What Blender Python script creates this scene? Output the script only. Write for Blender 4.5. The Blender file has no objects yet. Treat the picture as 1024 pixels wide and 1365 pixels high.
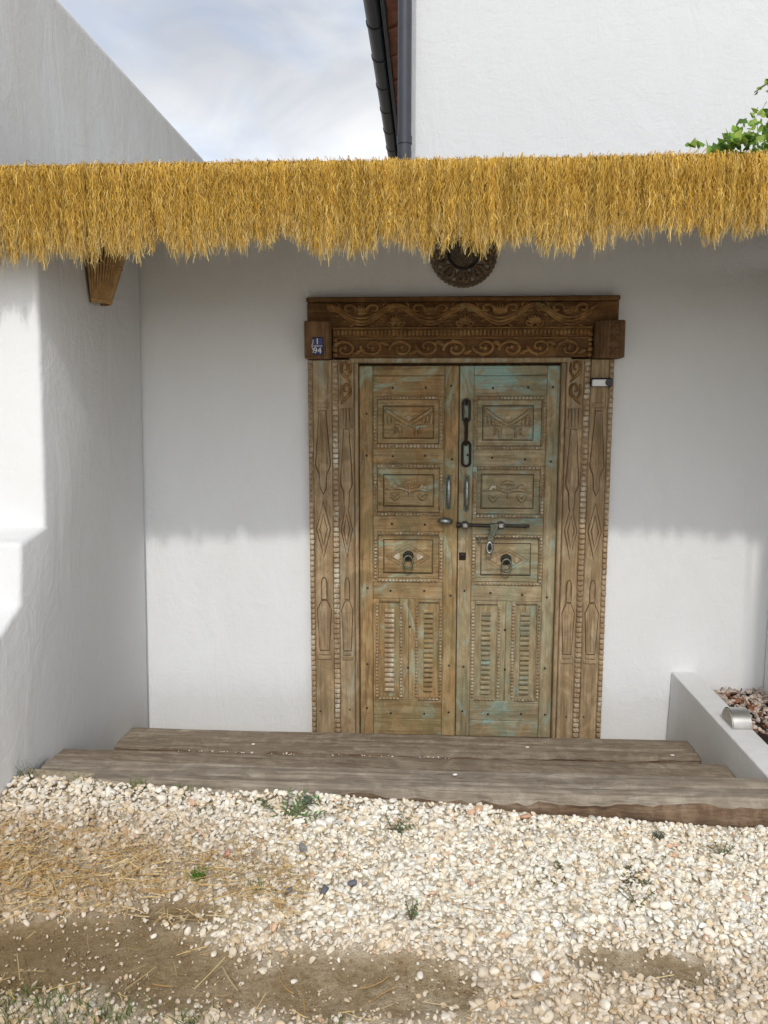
import bpy, bmesh, math, random
import numpy as np
from mathutils import Vector, Matrix, noise as mnoise

random.seed(7)
rng = np.random.default_rng(7)
R = math.radians
PI = math.pi
scene = bpy.context.scene
C = scene.collection

# ------------------------------------------------------------------ camera
cd = bpy.data.cameras.new('camera')
cam = bpy.data.objects.new('camera', cd)
C.objects.link(cam)
cam.location = (-0.1553, -3.848, 1.612)
cam.rotation_euler = (R(90) - 0.1325, 0, 0.0534)
cd.sensor_fit = 'VERTICAL'
cd.sensor_height = 36
cd.lens = 36 * 1072.1 / 1365
cd.clip_start = 0.05
cd.clip_end = 500
scene.camera = cam

# ------------------------------------------------------------------ light
CLOUD_GAIN, CLOUD_BASE = 0.25, 0.22
SUN_EL, SUN_AZ = 43.0, 2.0          # sun behind the viewer, a little to the right
world = bpy.data.worlds.new('World')
scene.world = world
world.use_nodes = True
wn, wl = world.node_tree.nodes, world.node_tree.links
wn.clear()
wout = wn.new('ShaderNodeOutputWorld')
wbg = wn.new('ShaderNodeBackground')
wbg.inputs['Strength'].default_value = 0.15
sky = wn.new('ShaderNodeTexSky')
sky.sky_type = 'NISHITA'
sky.sun_disc = False
sky.sun_elevation = R(SUN_EL)
sky.sun_rotation = R(180 - SUN_AZ)
wtc = wn.new('ShaderNodeTexCoord')
wmap = wn.new('ShaderNodeMapping')
wmap.inputs['Scale'].default_value = (1, 1, 1.6)
cn = wn.new('ShaderNodeTexNoise')
cn.inputs['Scale'].default_value = 3.1
cn.inputs['Detail'].default_value = 7
cn.inputs['Roughness'].default_value = 0.55
cn.inputs['Distortion'].default_value = 0.5
cr = wn.new('ShaderNodeValToRGB')
cr.color_ramp.elements[0].position = 0.30
cr.color_ramp.elements[0].color = (0.38, 0.38, 0.38, 1)
cr.color_ramp.elements[1].position = 0.56
cr.color_ramp.elements[1].color = (1, 1, 1, 1)
cn2 = wn.new('ShaderNodeTexNoise')
cn2.inputs['Scale'].default_value = 6.5
cn2.inputs['Distortion'].default_value = 0.6
cn2.inputs['Detail'].default_value = 6
cr2 = wn.new('ShaderNodeValToRGB')
cr2.color_ramp.elements[0].position = 0.35
cr2.color_ramp.elements[0].color = (3.2, 3.35, 3.65, 1)
cr2.color_ramp.elements[1].position = 0.68
cr2.color_ramp.elements[1].color = (4.5, 4.55, 4.6, 1)
wmix = wn.new('ShaderNodeMix')
wmix.data_type = 'RGBA'
wl.new(wtc.outputs['Generated'], wmap.inputs['Vector'])
wl.new(wmap.outputs['Vector'], cn.inputs['Vector'])
wl.new(wmap.outputs['Vector'], cn2.inputs['Vector'])
wl.new(cn.outputs['Fac'], cr.inputs['Fac'])
wl.new(cn2.outputs['Fac'], cr2.inputs['Fac'])
wl.new(cr.outputs['Color'], wmix.inputs['Factor'])
wl.new(sky.outputs['Color'], wmix.inputs['A'])
wbw = wn.new('ShaderNodeRGBToBW')
wgl = wn.new('ShaderNodeMix')
wgl.data_type = 'RGBA'
wgl.blend_type = 'MULTIPLY'
wgl.inputs['Factor'].default_value = 1.0
wad = wn.new('ShaderNodeMath')
wad.operation = 'MULTIPLY_ADD'          # cloud brightness follows the clear sky behind it
wad.inputs[1].default_value = CLOUD_GAIN
wad.inputs[2].default_value = CLOUD_BASE
wl.new(sky.outputs['Color'], wbw.inputs[0])
wl.new(wbw.outputs[0], wad.inputs[0])
wl.new(cr2.outputs['Color'], wgl.inputs['A'])
wl.new(wad.outputs[0], wgl.inputs['B'])
wl.new(wgl.outputs['Result'], wmix.inputs['B'])
wl.new(wmix.outputs['Result'], wbg.inputs['Color'])
wl.new(wbg.outputs['Background'], wout.inputs['Surface'])

sd = bpy.data.lights.new('sun', 'SUN')
sd.energy = 1.0
sd.angle = R(1.6)
sd.color = (1.0, 0.965, 0.91)
so = bpy.data.objects.new('sun', sd)
C.objects.link(so)
so.rotation_euler = (R(90 - SUN_EL), 0, R(SUN_AZ))
so.location = (0, -8, 8)

scene.view_settings.view_transform = 'Standard'
scene.view_settings.look = 'None'
scene.view_settings.gamma = 1
scene.view_settings.exposure = 0.60
scene.view_settings.use_curve_mapping = False


# ------------------------------------------------------------------ materials
def new_mat(name):
    m = bpy.data.materials.new(name)
    m.use_nodes = True
    nt = m.node_tree
    b = nt.nodes['Principled BSDF']
    return m, nt, b


def N(nt, t, **kw):
    n = nt.nodes.new(t)
    for k, v in kw.items():
        if k in n.inputs:
            n.inputs[k].default_value = v
        else:
            setattr(n, k, v)
    return n


def ramp(nt, fac, stops):
    n = nt.nodes.new('ShaderNodeValToRGB')
    el = n.color_ramp.elements
    while len(el) < len(stops):
        el.new(0.5)
    for e, (p, c) in zip(el, stops):
        e.position = p
        e.color = (*c, 1) if len(c) == 3 else c
    nt.links.new(fac, n.inputs['Fac'])
    return n.outputs['Color']


def mix(nt, fac, a, b, mode='MIX'):
    n = nt.nodes.new('ShaderNodeMix')
    n.data_type = 'RGBA'
    n.blend_type = mode
    for s, v in (('Factor', fac), ('A', a), ('B', b)):
        if isinstance(v, bpy.types.NodeSocket):
            nt.links.new(v, n.inputs[s])
        elif s == 'Factor':
            n.inputs[s].default_value = v
        else:
            n.inputs[s].default_value = (*v, 1)
    return n.outputs['Result']


def math_n(nt, op, a, b=None):
    n = nt.nodes.new('ShaderNodeMath')
    n.operation = op
    for i, v in enumerate((a, b)):
        if v is None:
            continue
        if isinstance(v, bpy.types.NodeSocket):
            nt.links.new(v, n.inputs[i])
        else:
            n.inputs[i].default_value = v
    return n.outputs[0]


def noise_n(nt, vec, scale, detail=4, rough=0.55, dist=0.0):
    n = nt.nodes.new('ShaderNodeTexNoise')
    n.inputs['Scale'].default_value = scale
    n.inputs['Detail'].default_value = detail
    n.inputs['Roughness'].default_value = rough
    n.inputs['Distortion'].default_value = dist
    if vec is not None:
        nt.links.new(vec, n.inputs['Vector'])
    return n.outputs['Fac']


def pos_n(nt, scale=(1, 1, 1), loc=(0, 0, 0)):
    g = nt.nodes.new('ShaderNodeNewGeometry')
    mp = nt.nodes.new('ShaderNodeMapping')
    mp.inputs['Scale'].default_value = scale
    mp.inputs['Location'].default_value = loc
    nt.links.new(g.outputs['Position'], mp.inputs['Vector'])
    return mp.outputs['Vector']


def bump(nt, b, h, strength, dist, prev=None):
    n = nt.nodes.new('ShaderNodeBump')
    n.inputs['Strength'].default_value = strength
    n.inputs['Distance'].default_value = dist
    nt.links.new(h, n.inputs['Height'])
    if prev is not None:
        nt.links.new(prev, n.inputs['Normal'])
    nt.links.new(n.outputs['Normal'], b.inputs['Normal'])
    return n.outputs['Normal']


def plaster(name, col, dirt=(0.55, 0.50, 0.42), amt=0.22):
    m, nt, b = new_mat(name)
    p = pos_n(nt)
    n1 = noise_n(nt, p, 1.3, 5, 0.6)
    n2 = noise_n(nt, pos_n(nt, (1, 1, .45)), 5.0, 6, 0.62, 0.6)
    n3 = noise_n(nt, p, 70, 4, 0.6)
    n4 = noise_n(nt, pos_n(nt, (1, 1, 2.2), (3, 1, 0)), 9, 5, 0.65, 1.2)
    c = mix(nt, ramp(nt, n2, [(0.42, (0, 0, 0)), (0.75, (amt, amt, amt))]), col, dirt)
    c = mix(nt, ramp(nt, n1, [(0.35, (0, 0, 0)), (0.7, (0.10, 0.10, 0.10))]), c, (0.70, 0.70, 0.72))
    # splashed earth and algae specks along the foot of the wall
    g = nt.nodes.new('ShaderNodeNewGeometry')
    sx = nt.nodes.new('ShaderNodeSeparateXYZ')
    nt.links.new(g.outputs['Position'], sx.inputs[0])
    zz = math_n(nt, 'ADD', sx.outputs['Z'], math_n(nt, 'MULTIPLY', noise_n(nt, p, 14, 6, 0.7), -0.30))
    c = mix(nt, ramp(nt, zz, [(0.0, (.10, .10, .10)), (0.05, (.03, .03, .03)), (0.12, (0, 0, 0))]), c, (0.42, 0.36, 0.27))
    nt.links.new(c, b.inputs['Base Color'])
    b.inputs['Roughness'].default_value = 0.92
    b.inputs['Specular IOR Level'].default_value = 0.2
    pr = bump(nt, b, n2, 0.5, 0.022)
    pr = bump(nt, b, n4, 0.30, 0.008, pr)
    bump(nt, b, n3, 0.3, 0.003, pr)
    return m


def wood(name, dark, mid, light, warm, paint=(0.16, 0.26, 0.22), paint_lo=0.62, paint_top=0.0, paint_z=1.55,
         axis='z', rough=0.78, seed=0.0, warm_amt=0.6, wash=0.0, checks=0.0, wash_col=(.25, .235, .135), along=2.2):
    m, nt, b = new_mat(name)
    sc = {'z': (38, 38, along), 'x': (along, 38, 38)}[axis]
    g = noise_n(nt, pos_n(nt, sc, (seed, seed, seed)), 1.0, 8, 0.68, 0.3)
    fine = noise_n(nt, pos_n(nt, tuple(3.2 * s for s in sc), (seed, 2, 0)), 1.0, 4, 0.7)
    big = noise_n(nt, pos_n(nt, (3, 3, 2), (seed, 0, seed)), 1.6, 4, 0.6, 0.4)
    c = ramp(nt, g, [(0.30, dark), (0.48, mid), (0.68, light)])
    c = mix(nt, ramp(nt, big, [(0.38, (0, 0, 0)), (0.66, (warm_amt,) * 3)]), c, mix(nt, g, warm, light), 'MIX')
    c = mix(nt, ramp(nt, fine, [(0.36, (0.55,) * 3), (0.5, (0, 0, 0))]), c, dark)
    blot = noise_n(nt, pos_n(nt, (11, 11, 7), (0, seed, 3)), 1.0, 6, 0.7, 1.0)
    c = mix(nt, ramp(nt, blot, [(0.40, (.55,) * 3), (0.56, (0, 0, 0))]), c, tuple(.62 * a_ + .38 * b_ for a_, b_ in zip(dark, mid)))
    c = mix(nt, ramp(nt, blot, [(0.52, (0, 0, 0)), (0.70, (.5,) * 3)]), c, tuple(1.12 * v for v in light))
    if checks:      # fine drying checks along the grain
        ck = noise_n(nt, pos_n(nt, tuple(.45 * s_ for s_ in sc), (seed, 9, 4)), 1.0, 3, 0.5, 0.2)
        ck = math_n(nt, 'ABSOLUTE', math_n(nt, 'SUBTRACT', ck, 0.5))
        c = mix(nt, ramp(nt, ck, [(0.0, (checks,) * 3), (0.022, (0, 0, 0))]), c, tuple(.35 * v for v in dark))
    if wash:        # thin remains of a green wash in the pores
        ws = noise_n(nt, pos_n(nt, (5, 5, 3), (seed, 4, 1)), 1.0, 6, 0.7, 0.6)
        c = mix(nt, ramp(nt, ws, [(0.40, (0, 0, 0)), (0.62, (wash,) * 3)]), c, wash_col)
    # old paint left in patches, most of it near the lintel where rain does not reach
    pn = noise_n(nt, pos_n(nt, (9, 9, 4.0) if axis == 'z' else (4, 9, 9), (seed + 5, 0, 0)), 1.0, 7, 0.72, 0.8)
    if paint_top:
        gg = nt.nodes.new('ShaderNodeNewGeometry')
        sx = nt.nodes.new('ShaderNodeSeparateXYZ')
        nt.links.new(gg.outputs['Position'], sx.inputs[0])
        mr = nt.nodes.new('ShaderNodeMapRange')
        mr.inputs['From Min'].default_value = paint_z
        mr.inputs['From Max'].default_value = paint_z + 0.28
        mr.inputs['To Max'].default_value = paint_top
        nt.links.new(sx.outputs['Z'], mr.inputs['Value'])
        pn = math_n(nt, 'ADD', pn, mr.outputs[0])
    pm = ramp(nt, pn, [(paint_lo - .05, (0, 0, 0)), (paint_lo, (.18, .18, .18)), (paint_lo + 0.03, (.4, .4, .4)), (paint_lo + 0.09, (0.8, 0.8, 0.8))])
    pc = mix(nt, fine, paint, tuple(min(1, v * 1.7) for v in paint))
    c = mix(nt, pm, c, pc)
    nt.links.new(c, b.inputs['Base Color'])
    b.inputs['Roughness'].default_value = rough
    b.inputs['Specular IOR Level'].default_value = 0.25
    pr = bump(nt, b, g, 0.5, 0.006)
    bump(nt, b, fine, 0.35, 0.002, pr)
    return m


def simple(name, col, rough=0.6, metal=0.0, var=0.25, scale=30, bmp=0.2, spec=0.4, col2=None):
    m, nt, b = new_mat(name)
    n = noise_n(nt, pos_n(nt), scale, 5, 0.65)
    c2 = col2 or tuple(v * (1 - var) for v in col)
    c = ramp(nt, n, [(0.35, c2), (0.65, col)])
    nt.links.new(c, b.inputs['Base Color'])
    b.inputs['Roughness'].default_value = rough
    b.inputs['Metallic'].default_value = metal
    b.inputs['Specular IOR Level'].default_value = spec
    if bmp:
        bump(nt, b, n, bmp, 0.003)
    return m


def attr_mat(name, rough=0.85, scale=60, var=0.3, trans=0.0, spec=0.25, bmp=0.3):
    """colour per piece, from a mesh attribute, with fine mottling"""
    m, nt, b = new_mat(name)
    a = nt.nodes.new('ShaderNodeAttribute')
    a.attribute_name = 'col'
    n = noise_n(nt, pos_n(nt), scale, 4, 0.6)
    c = mix(nt, ramp(nt, n, [(0.3, (var,) * 3), (0.6, (0, 0, 0))]), a.outputs['Color'],
            mix(nt, 0.5, a.outputs['Color'], (0.22, 0.15, 0.08)))
    nt.links.new(c, b.inputs['Base Color'])
    b.inputs['Roughness'].default_value = rough
    b.inputs['Specular IOR Level'].default_value = spec
    if bmp:
        bump(nt, b, n, bmp, 0.003)
    if trans:
        t = nt.nodes.new('ShaderNodeBsdfTranslucent')
        nt.links.new(c, t.inputs['Color'])
        ms = nt.nodes.new('ShaderNodeMixShader')
        ms.inputs[0].default_value = trans
        out = nt.nodes['Material Output']
        nt.links.new(b.outputs[0], ms.inputs[1])
        nt.links.new(t.outputs[0], ms.inputs[2])
        nt.links.new(ms.outputs[0], out.inputs['Surface'])
    return m


M = {}
M['plaster'] = plaster('white_plaster', (0.785, 0.79, 0.785), (.62, .60, .55), .14)
M['plaster_house'] = plaster('dimmed_white_house_plaster', (0.63, 0.64, 0.64), (.55, .54, .52), .16)  # white plaster coloured darker to hold down the sunlit upper wall
M['plaster_aged'] = plaster('aged_plaster', (0.76, 0.75, 0.72), (0.60, 0.55, 0.46), 0.4)
M['leaf_left'] = wood('weathered_wood_left', (0.09, .045, .016), (.34, .215, .095), (.48, .35, .19), (.50, .22, .05),
                      paint=(.27, .33, .25), paint_lo=.575, paint_top=.06, seed=1.3, warm_amt=.8, wash=.34, wash_col=(.23, .235, .11), checks=.25)
M['leaf_right'] = wood('weathered_wood_right', (0.11, .070, .032), (.35, .265, .145), (.49, .40, .25), (.45, .23, .07),
                       paint=(.22, .31, .27), paint_lo=.575, paint_top=.12, seed=4.1, warm_amt=.5, wash=.38, wash_col=(.20, .25, .16), checks=.25)
M['leaf_left_x'] = wood('weathered_rail_left', (0.09, .045, .016), (.33, .21, .095), (.46, .34, .19), (.50, .22, .05),
                        paint=(.25, .32, .24), paint_lo=.575, paint_top=.07, axis='x', seed=2.3, warm_amt=.7, wash=.38, wash_col=(.22, .245, .125), checks=.25)
M['leaf_right_x'] = wood('weathered_rail_right', (0.11, .070, .032), (.34, .26, .145), (.48, .395, .25), (.48, .21, .05),
                         paint=(.20, .32, .29), paint_lo=.58, paint_top=.13, axis='x', seed=6.1, warm_amt=.5, wash=.42, wash_col=(.19, .26, .18), checks=.25)
M['jamb'] = wood('jamb_wood', (.11, .066, .032), (.36, .25, .135), (.50, .39, .25), (.38, .18, .06),
                 paint=(.26, .29, .23), paint_lo=.62, paint_top=.12, paint_z=1.66, seed=8.0, wash=.2, checks=.22)
M['lintel'] = wood('lintel_wood', (.035, .016, .006), (.125, .062, .021), (.21, .12, .042), (.22, .075, .018),
                   paint=(.12, .16, .10), paint_lo=.68, axis='x', seed=9.0)
M['carving'] = wood('lintel_carving', (.07, .034, .012), (.21, .112, .038), (.36, .225, .09), (.34, .125, .03),
                    paint=(.14, .19, .11), paint_lo=.64, axis='x', seed=12.0)
M['bead'] = wood('worn_bead_wood', (.17, .10, .045), (.36, .25, .14), (.58, .49, .34), (.40, .22, .09),
                 paint=(.50, .49, .41), paint_lo=.55, seed=14.0, warm_amt=.5)
M['corner'] = wood('corner_block_wood', (.05, .025, .012), (.15, .085, .038), (.24, .15, .07), (.20, .08, .03), seed=16.,
                   paint_lo=.72)
M['sleeper'] = wood('sleeper_wood', (.15, .12, .088), (.285, .24, .185), (.37, .325, .26), (.28, .215, .15),
                    paint=(.30, .26, .20), paint_lo=.66, axis='x', seed=20., rough=.9, warm_amt=.5, checks=.32, along=3.4)
M['sleeper_brown'] = wood('sleeper_brown_wood', (.12, .09, .062), (.25, .20, .145), (.33, .28, .215), (.25, .18, .12),
                          paint=(.34, .29, .22), paint_lo=.64, axis='x', seed=23., rough=.92, warm_amt=.6, checks=.32, along=3.4)
M['sleeper_red'] = wood('sleeper_face_wood', (.05, .030, .018), (.15, .098, .060), (.25, .185, .125), (.20, .10, .045),
                        paint=(.34, .30, .24), paint_lo=.66, axis='x', seed=27., rough=.92, checks=.32, along=3.4)
M['iron'] = simple('old_iron', (.075, .065, .055), .55, .7, .5, 60, .4)
M['rust'] = simple('rusty_chain', (.060, .032, .022), .75, .5, .5, 80, .4)
M['steel'] = simple('worn_steel', (.42, .43, .41), .38, .9, .55, 40, .3)
M['brass'] = simple('green_brass', (.19, .20, .145), .5, .7, .5, 70, .35)
M['lamp_steel'] = simple('lamp_steel', (.62, .61, .58), .32, .95, .15, 25, .05)
M['lamp_cap'] = simple('lamp_cap_steel', (.52, .50, .44), .5, .6, .2, 60, .1)
M['gutter'] = simple('dark_gutter_metal', (.010, .012, .015), .5, .0, .3, 12, .05, .25)
M['pipe'] = simple('grey_pipe_metal', (.050, .054, .066), .45, .0, .2, 12, .05, .4)
M['tile'] = simple('terracotta_underside', (.28, .10, .05), .85, 0, .5, 14, .4)
M['beam'] = simple('dark_beam_wood', (.10, .06, .035), .8, 0, .5, 14, .4)
M['cane'] = simple('roof_cane', (.28, .18, .08), .8, 0, .5, 22, .4)
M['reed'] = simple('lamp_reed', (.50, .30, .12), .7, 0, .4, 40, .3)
M['reed_pale'] = simple('lamp_reed_pale', (.62, .41, .19), .7, 0, .4, 40, .3)  # paler reed tone for random reeds and the foot ring
M['binding'] = simple('lamp_binding', (.45, .29, .15), .8, 0, .3, 40, .3)
M['wreath'] = simple('carved_dark_wood', (.24, .165, .10), .8, 0, .6, 45, .5)
M['ring'] = simple('dark_ring', (.02, .014, .012), .5, 0, .3, 40, .2)
M['mirror'] = simple('old_mirror', (.55, .55, .52), .18, .9, .3, 20, .02)
M['blue'] = simple('blue_enamel', (.010, .018, .13), .35, 0, .3, 50, .05)
M['white'] = simple('white_enamel', (.78, .78, .76), .4, 0, .06, 50, .02)
M['black'] = simple('black_plastic', (.018, .018, .020), .4, 0, .3, 50, .02)
M['straw'] = attr_mat('golden_straw', .75, 120, .35, .18, .3, .1)
M['pebble'] = attr_mat('pebble_stone', .85, 75, .07)
M['dry'] = attr_mat('dry_stalks', .8, 90, .3)
M['green'] = attr_mat('weed_leaf', .6, 90, .2, .25)
M['leafy'] = attr_mat('vine_leaf_green', .5, 60, .25, .35)
M['stem'] = simple('vine_stem_bark', (.12, .08, .05), .8, 0, .4, 40, .2)


def ground_mat():
    m, nt, b = new_mat('sandy_earth')
    p = pos_n(nt)
    n1 = noise_n(nt, p, 4.5, 6, .62, .4)
    n2 = noise_n(nt, p, 60, 6, .7)
    n3 = noise_n(nt, p, 220, 3, .6)
    nm = noise_n(nt, p, 17, 5, .65, .8)
    c = ramp(nt, n1, [(.30, (.34, .25, .14)), (.5, (.46, .365, .23)), (.7, (.58, .49, .36))])
    c = mix(nt, ramp(nt, n2, [(.38, (.5,) * 3), (.55, (0, 0, 0))]), c, (.15, .10, .05))
    c = mix(nt, ramp(nt, nm, [(.45, (0, 0, 0)), (.68, (.55,) * 3)]), c, (.20, .135, .065))
    c = mix(nt, ramp(nt, nm, [(.30, (.5,) * 3), (.44, (0, 0, 0))]), c, (.58, .49, .35))
    pa = nt.nodes.new('ShaderNodeAttribute')
    pa.attribute_name = 'grit_bounce'
    c = mix(nt, pa.outputs['Fac'], c, ramp(nt, n2, [(.35, (.56, .48, .35)), (.6, (.76, .69, .56))]))
    a = nt.nodes.new('ShaderNodeAttribute')
    a.attribute_name = 'damp'
    c = mix(nt, math_n(nt, 'MULTIPLY', a.outputs['Fac'], math_n(nt, 'ADD', n1, .25)), c, (.19, .125, .052))
    nt.links.new(c, b.inputs['Base Color'])
    b.inputs['Roughness'].default_value = .95
    b.inputs['Specular IOR Level'].default_value = .15
    pr = bump(nt, b, n2, .6, .012)
    c = mix(nt, ramp(nt, n3, [(.36, (.45,) * 3), (.5, (0, 0, 0))]), c, (.16, .11, .06))
    nt.links.new(c, b.inputs['Base Color'])
    bump(nt, b, n3, .5, .004, pr)
    return m


M['ground'] = ground_mat()
M['soil'] = simple('dark_planter_soil', (.050, .032, .020), .95, 0, .6, 50, .8)
M['floor'] = simple('entry_floor_earth', (.20, .16, .11), .95, 0, .4, 20, .5)


# ------------------------------------------------------------------ helpers
class MB:
    """collects shapes (world coordinates) and links them as one mesh object"""

    def __init__(s):
        s.v, s.f, s.c = [], [], []
        s.smooth = False

    def add(s, vs, fs):
        o = len(s.v)
        s.v += [tuple(v) for v in vs]
        s.f += [tuple(i + o for i in f) for f in fs]

    def box(s, x0, x1, y0, y1, z0, z1, c=0.003):
        """chamfered box"""
        c = min(c, .45 * abs(x1 - x0), .45 * abs(y1 - y0), .45 * abs(z1 - z0))
        vs, idx = [], {}
        X, Y, Z = (x0, x1), (y0, y1), (z0, z1)
        for i in (0, 1):
            for j in (0, 1):
                for k in (0, 1):
                    sx, sy, sz = (1, -1)[i], (1, -1)[j], (1, -1)[k]
                    idx[i, j, k, 'x'] = len(vs); vs.append((X[i], Y[j] + sy * c, Z[k] + sz * c))
                    idx[i, j, k, 'y'] = len(vs); vs.append((X[i] + sx * c, Y[j], Z[k] + sz * c))
                    idx[i, j, k, 'z'] = len(vs); vs.append((X[i] + sx * c, Y[j] + sy * c, Z[k]))
        fs = []
        q = lambda a, *ks: fs.append([idx[(*k, a)] for k in ks])
        q('x', (0, 0, 0), (0, 0, 1), (0, 1, 1), (0, 1, 0)); q('x', (1, 0, 0), (1, 1, 0), (1, 1, 1), (1, 0, 1))
        q('y', (0, 0, 0), (1, 0, 0), (1, 0, 1), (0, 0, 1)); q('y', (0, 1, 0), (0, 1, 1), (1, 1, 1), (1, 1, 0))
        q('z', (0, 0, 0), (0, 1, 0), (1, 1, 0), (1, 0, 0)); q('z', (0, 0, 1), (1, 0, 1), (1, 1, 1), (0, 1, 1))
        for j in (0, 1):
            for k in (0, 1):
                fs.append([idx[0, j, k, 'y'], idx[1, j, k, 'y'], idx[1, j, k, 'z'], idx[0, j, k, 'z']])
        for i in (0, 1):
            for k in (0, 1):
                fs.append([idx[i, 0, k, 'x'], idx[i, 1, k, 'x'], idx[i, 1, k, 'z'], idx[i, 0, k, 'z']])
        for i in (0, 1):
            for j in (0, 1):
                fs.append([idx[i, j, 0, 'x'], idx[i, j, 1, 'x'], idx[i, j, 1, 'y'], idx[i, j, 0, 'y']])
        for i in (0, 1):
            for j in (0, 1):
                for k in (0, 1):
                    fs.append([idx[i, j, k, a] for a in 'xyz'])
        s.add(vs, fs)

    def prism(s, poly, y0, h, inset=0.0):
        """polygon given in x,z raised from plane y0 towards the viewer by h, top face inset"""
        n = len(poly)
        cx = sum(p[0] for p in poly) / n
        cz = sum(p[1] for p in poly) / n
        vs = [(p[0], y0, p[1]) for p in poly]
        for p in poly:
            d = math.hypot(p[0] - cx, p[1] - cz) or 1
            k = max(0.2, 1 - inset / d)
            vs.append((cx + (p[0] - cx) * k, y0 - h, cz + (p[1] - cz) * k))
        fs = [[i, (i + 1) % n, n + (i + 1) % n, n + i] for i in range(n)]
        fs.append([n + i for i in range(n)])
        fs.append([n - 1 - i for i in range(n)])
        s.add(vs, fs)

    def tube(s, pts, r, n=6, closed=False, flat=1.0):
        pts = [Vector(p) for p in pts]
        if not closed and 3 <= len(pts) <= 8:          # round off hand-placed paths
            r0 = list(r) if isinstance(r, (list, tuple)) else [r] * len(pts)
            q_, r_ = [], []
            for i in range(len(pts) - 1):
                a, b, c_, d = pts[max(0, i - 1)], pts[i], pts[i + 1], pts[min(len(pts) - 1, i + 2)]
                for t in (0, 1 / 3, 2 / 3):
                    q_.append(.5 * (2 * b + (c_ - a) * t + (2 * a - 5 * b + 4 * c_ - d) * t * t + (3 * b - a - 3 * c_ + d) * t ** 3))
                    r_.append(r0[i] * (1 - t) + r0[i + 1] * t)
            pts, r = q_ + [pts[-1]], r_ + [r0[-1]]
        m = len(pts)
        rs = r if isinstance(r, (list, tuple)) else [r] * m
        vs, fs = [], []
        up = None
        for i, p in enumerate(pts):
            if closed:
                t = pts[(i + 1) % m] - pts[i - 1]
            else:
                t = pts[min(i + 1, m - 1)] - pts[max(i - 1, 0)]
            t = t.normalized() if t.length > 1e-9 else Vector((0, 0, 1))
            if up is None:
                up = Vector((0, 1, 0)) if abs(t.y) < .9 else Vector((1, 0, 0))
            a = t.cross(up).normalized()
            b = a.cross(t).normalized()
            up = b
            for k in range(n):
                an = 2 * PI * k / n
                vs.append(p + a * (math.cos(an) * rs[i]) + b * (math.sin(an) * rs[i] * flat))
        for i in range(m if closed else m - 1):
            for k in range(n):
                j = (i + 1) % m
                fs.append([i * n + k, i * n + (k + 1) % n, j * n + (k + 1) % n, j * n + k])
        if not closed:
            fs.append(list(range(n))[::-1])
            fs.append([(m - 1) * n + k for k in range(n)])
        s.add(vs, fs)

    def ball(s, c, r, nu=8, nv=5, sc=(1, 1, 1)):
        vs, fs = [], []
        for j in range(nv + 1):
            th = PI * j / nv
            for i in range(nu):
                ph = 2 * PI * i / nu
                vs.append((c[0] + r * sc[0] * math.sin(th) * math.cos(ph), c[1] + r * sc[1] * math.sin(th) * math.sin(ph),
                           c[2] + r * sc[2] * math.cos(th)))
        for j in range(nv):
            for i in range(nu):
                fs.append([j * nu + i, (j + 1) * nu + i, (j + 1) * nu + (i + 1) % nu, j * nu + (i + 1) % nu])
        s.add(vs, fs)

    def build(s, name, mat, parent=None, smooth=False, loc=None, kind=None):
        base = Vector(loc) if loc is not None else (parent.matrix_world.translation if parent else Vector((0, 0, 0)))
        if parent is not None and loc is None:
            base = WLOC[parent.name]
        me = bpy.data.meshes.new(name)
        me.from_pydata([(v[0] - base[0], v[1] - base[1], v[2] - base[2]) for v in s.v], [], s.f)
        bm = bmesh.new()
        bm.from_mesh(me)
        bmesh.ops.recalc_face_normals(bm, faces=bm.faces)
        bm.to_mesh(me)
        bm.free()
        if smooth:
            me.polygons.foreach_set('use_smooth', [True] * len(me.polygons))
            if smooth != 'all':
                me.set_sharp_from_angle(angle=R(38))
        me.materials.append(mat)
        o = bpy.data.objects.new(name, me)
        C.objects.link(o)
        if parent is not None:
            o.parent = parent
            o.location = base - WLOC[parent.name] if loc is not None else (0, 0, 0)
        else:
            o.location = base
        WLOC[o.name] = Vector(base)
        if kind:
            o['kind'] = kind
        return o


WLOC = {}


def tag(o, label=None, cat=None, group=None, kind=None):
    if label: o['label'] = label
    if cat: o['category'] = cat
    if group: o['group'] = group
    if kind: o['kind'] = kind
    return o


def thing(name, label, cat, loc, group=None):
    o = bpy.data.objects.new(name, None)
    o.empty_display_size = .05
    C.objects.link(o)
    o.location = loc
    WLOC[o.name] = Vector(loc)
    return tag(o, label, cat, group)


def share(src, parent, loc, name=None, rot=None, scale=None):
    """another object using the same mesh, parented; loc in world"""
    o = src.copy()
    if name: o.name = name
    C.objects.link(o)
    o.parent = parent
    o.location = Vector(loc) - WLOC[parent.name]
    if rot: o.rotation_euler = rot
    if scale: o.scale = scale
    WLOC[o.name] = Vector(loc)
    return o


def bevel_mesh(o, w, seg=3, angle=35):
    bm = bmesh.new()
    bm.from_mesh(o.data)
    es = [e for e in bm.edges if len(e.link_faces) == 2 and e.calc_face_angle(0) > R(angle)]
    bmesh.ops.bevel(bm, geom=es, offset=w, segments=seg, profile=.5, affect='EDGES', clamp_overlap=True)
    for f in bm.faces:
        f.smooth = True
    bm.to_mesh(o.data)
    bm.free()
    o.data.set_sharp_from_angle(angle=R(50))


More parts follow.
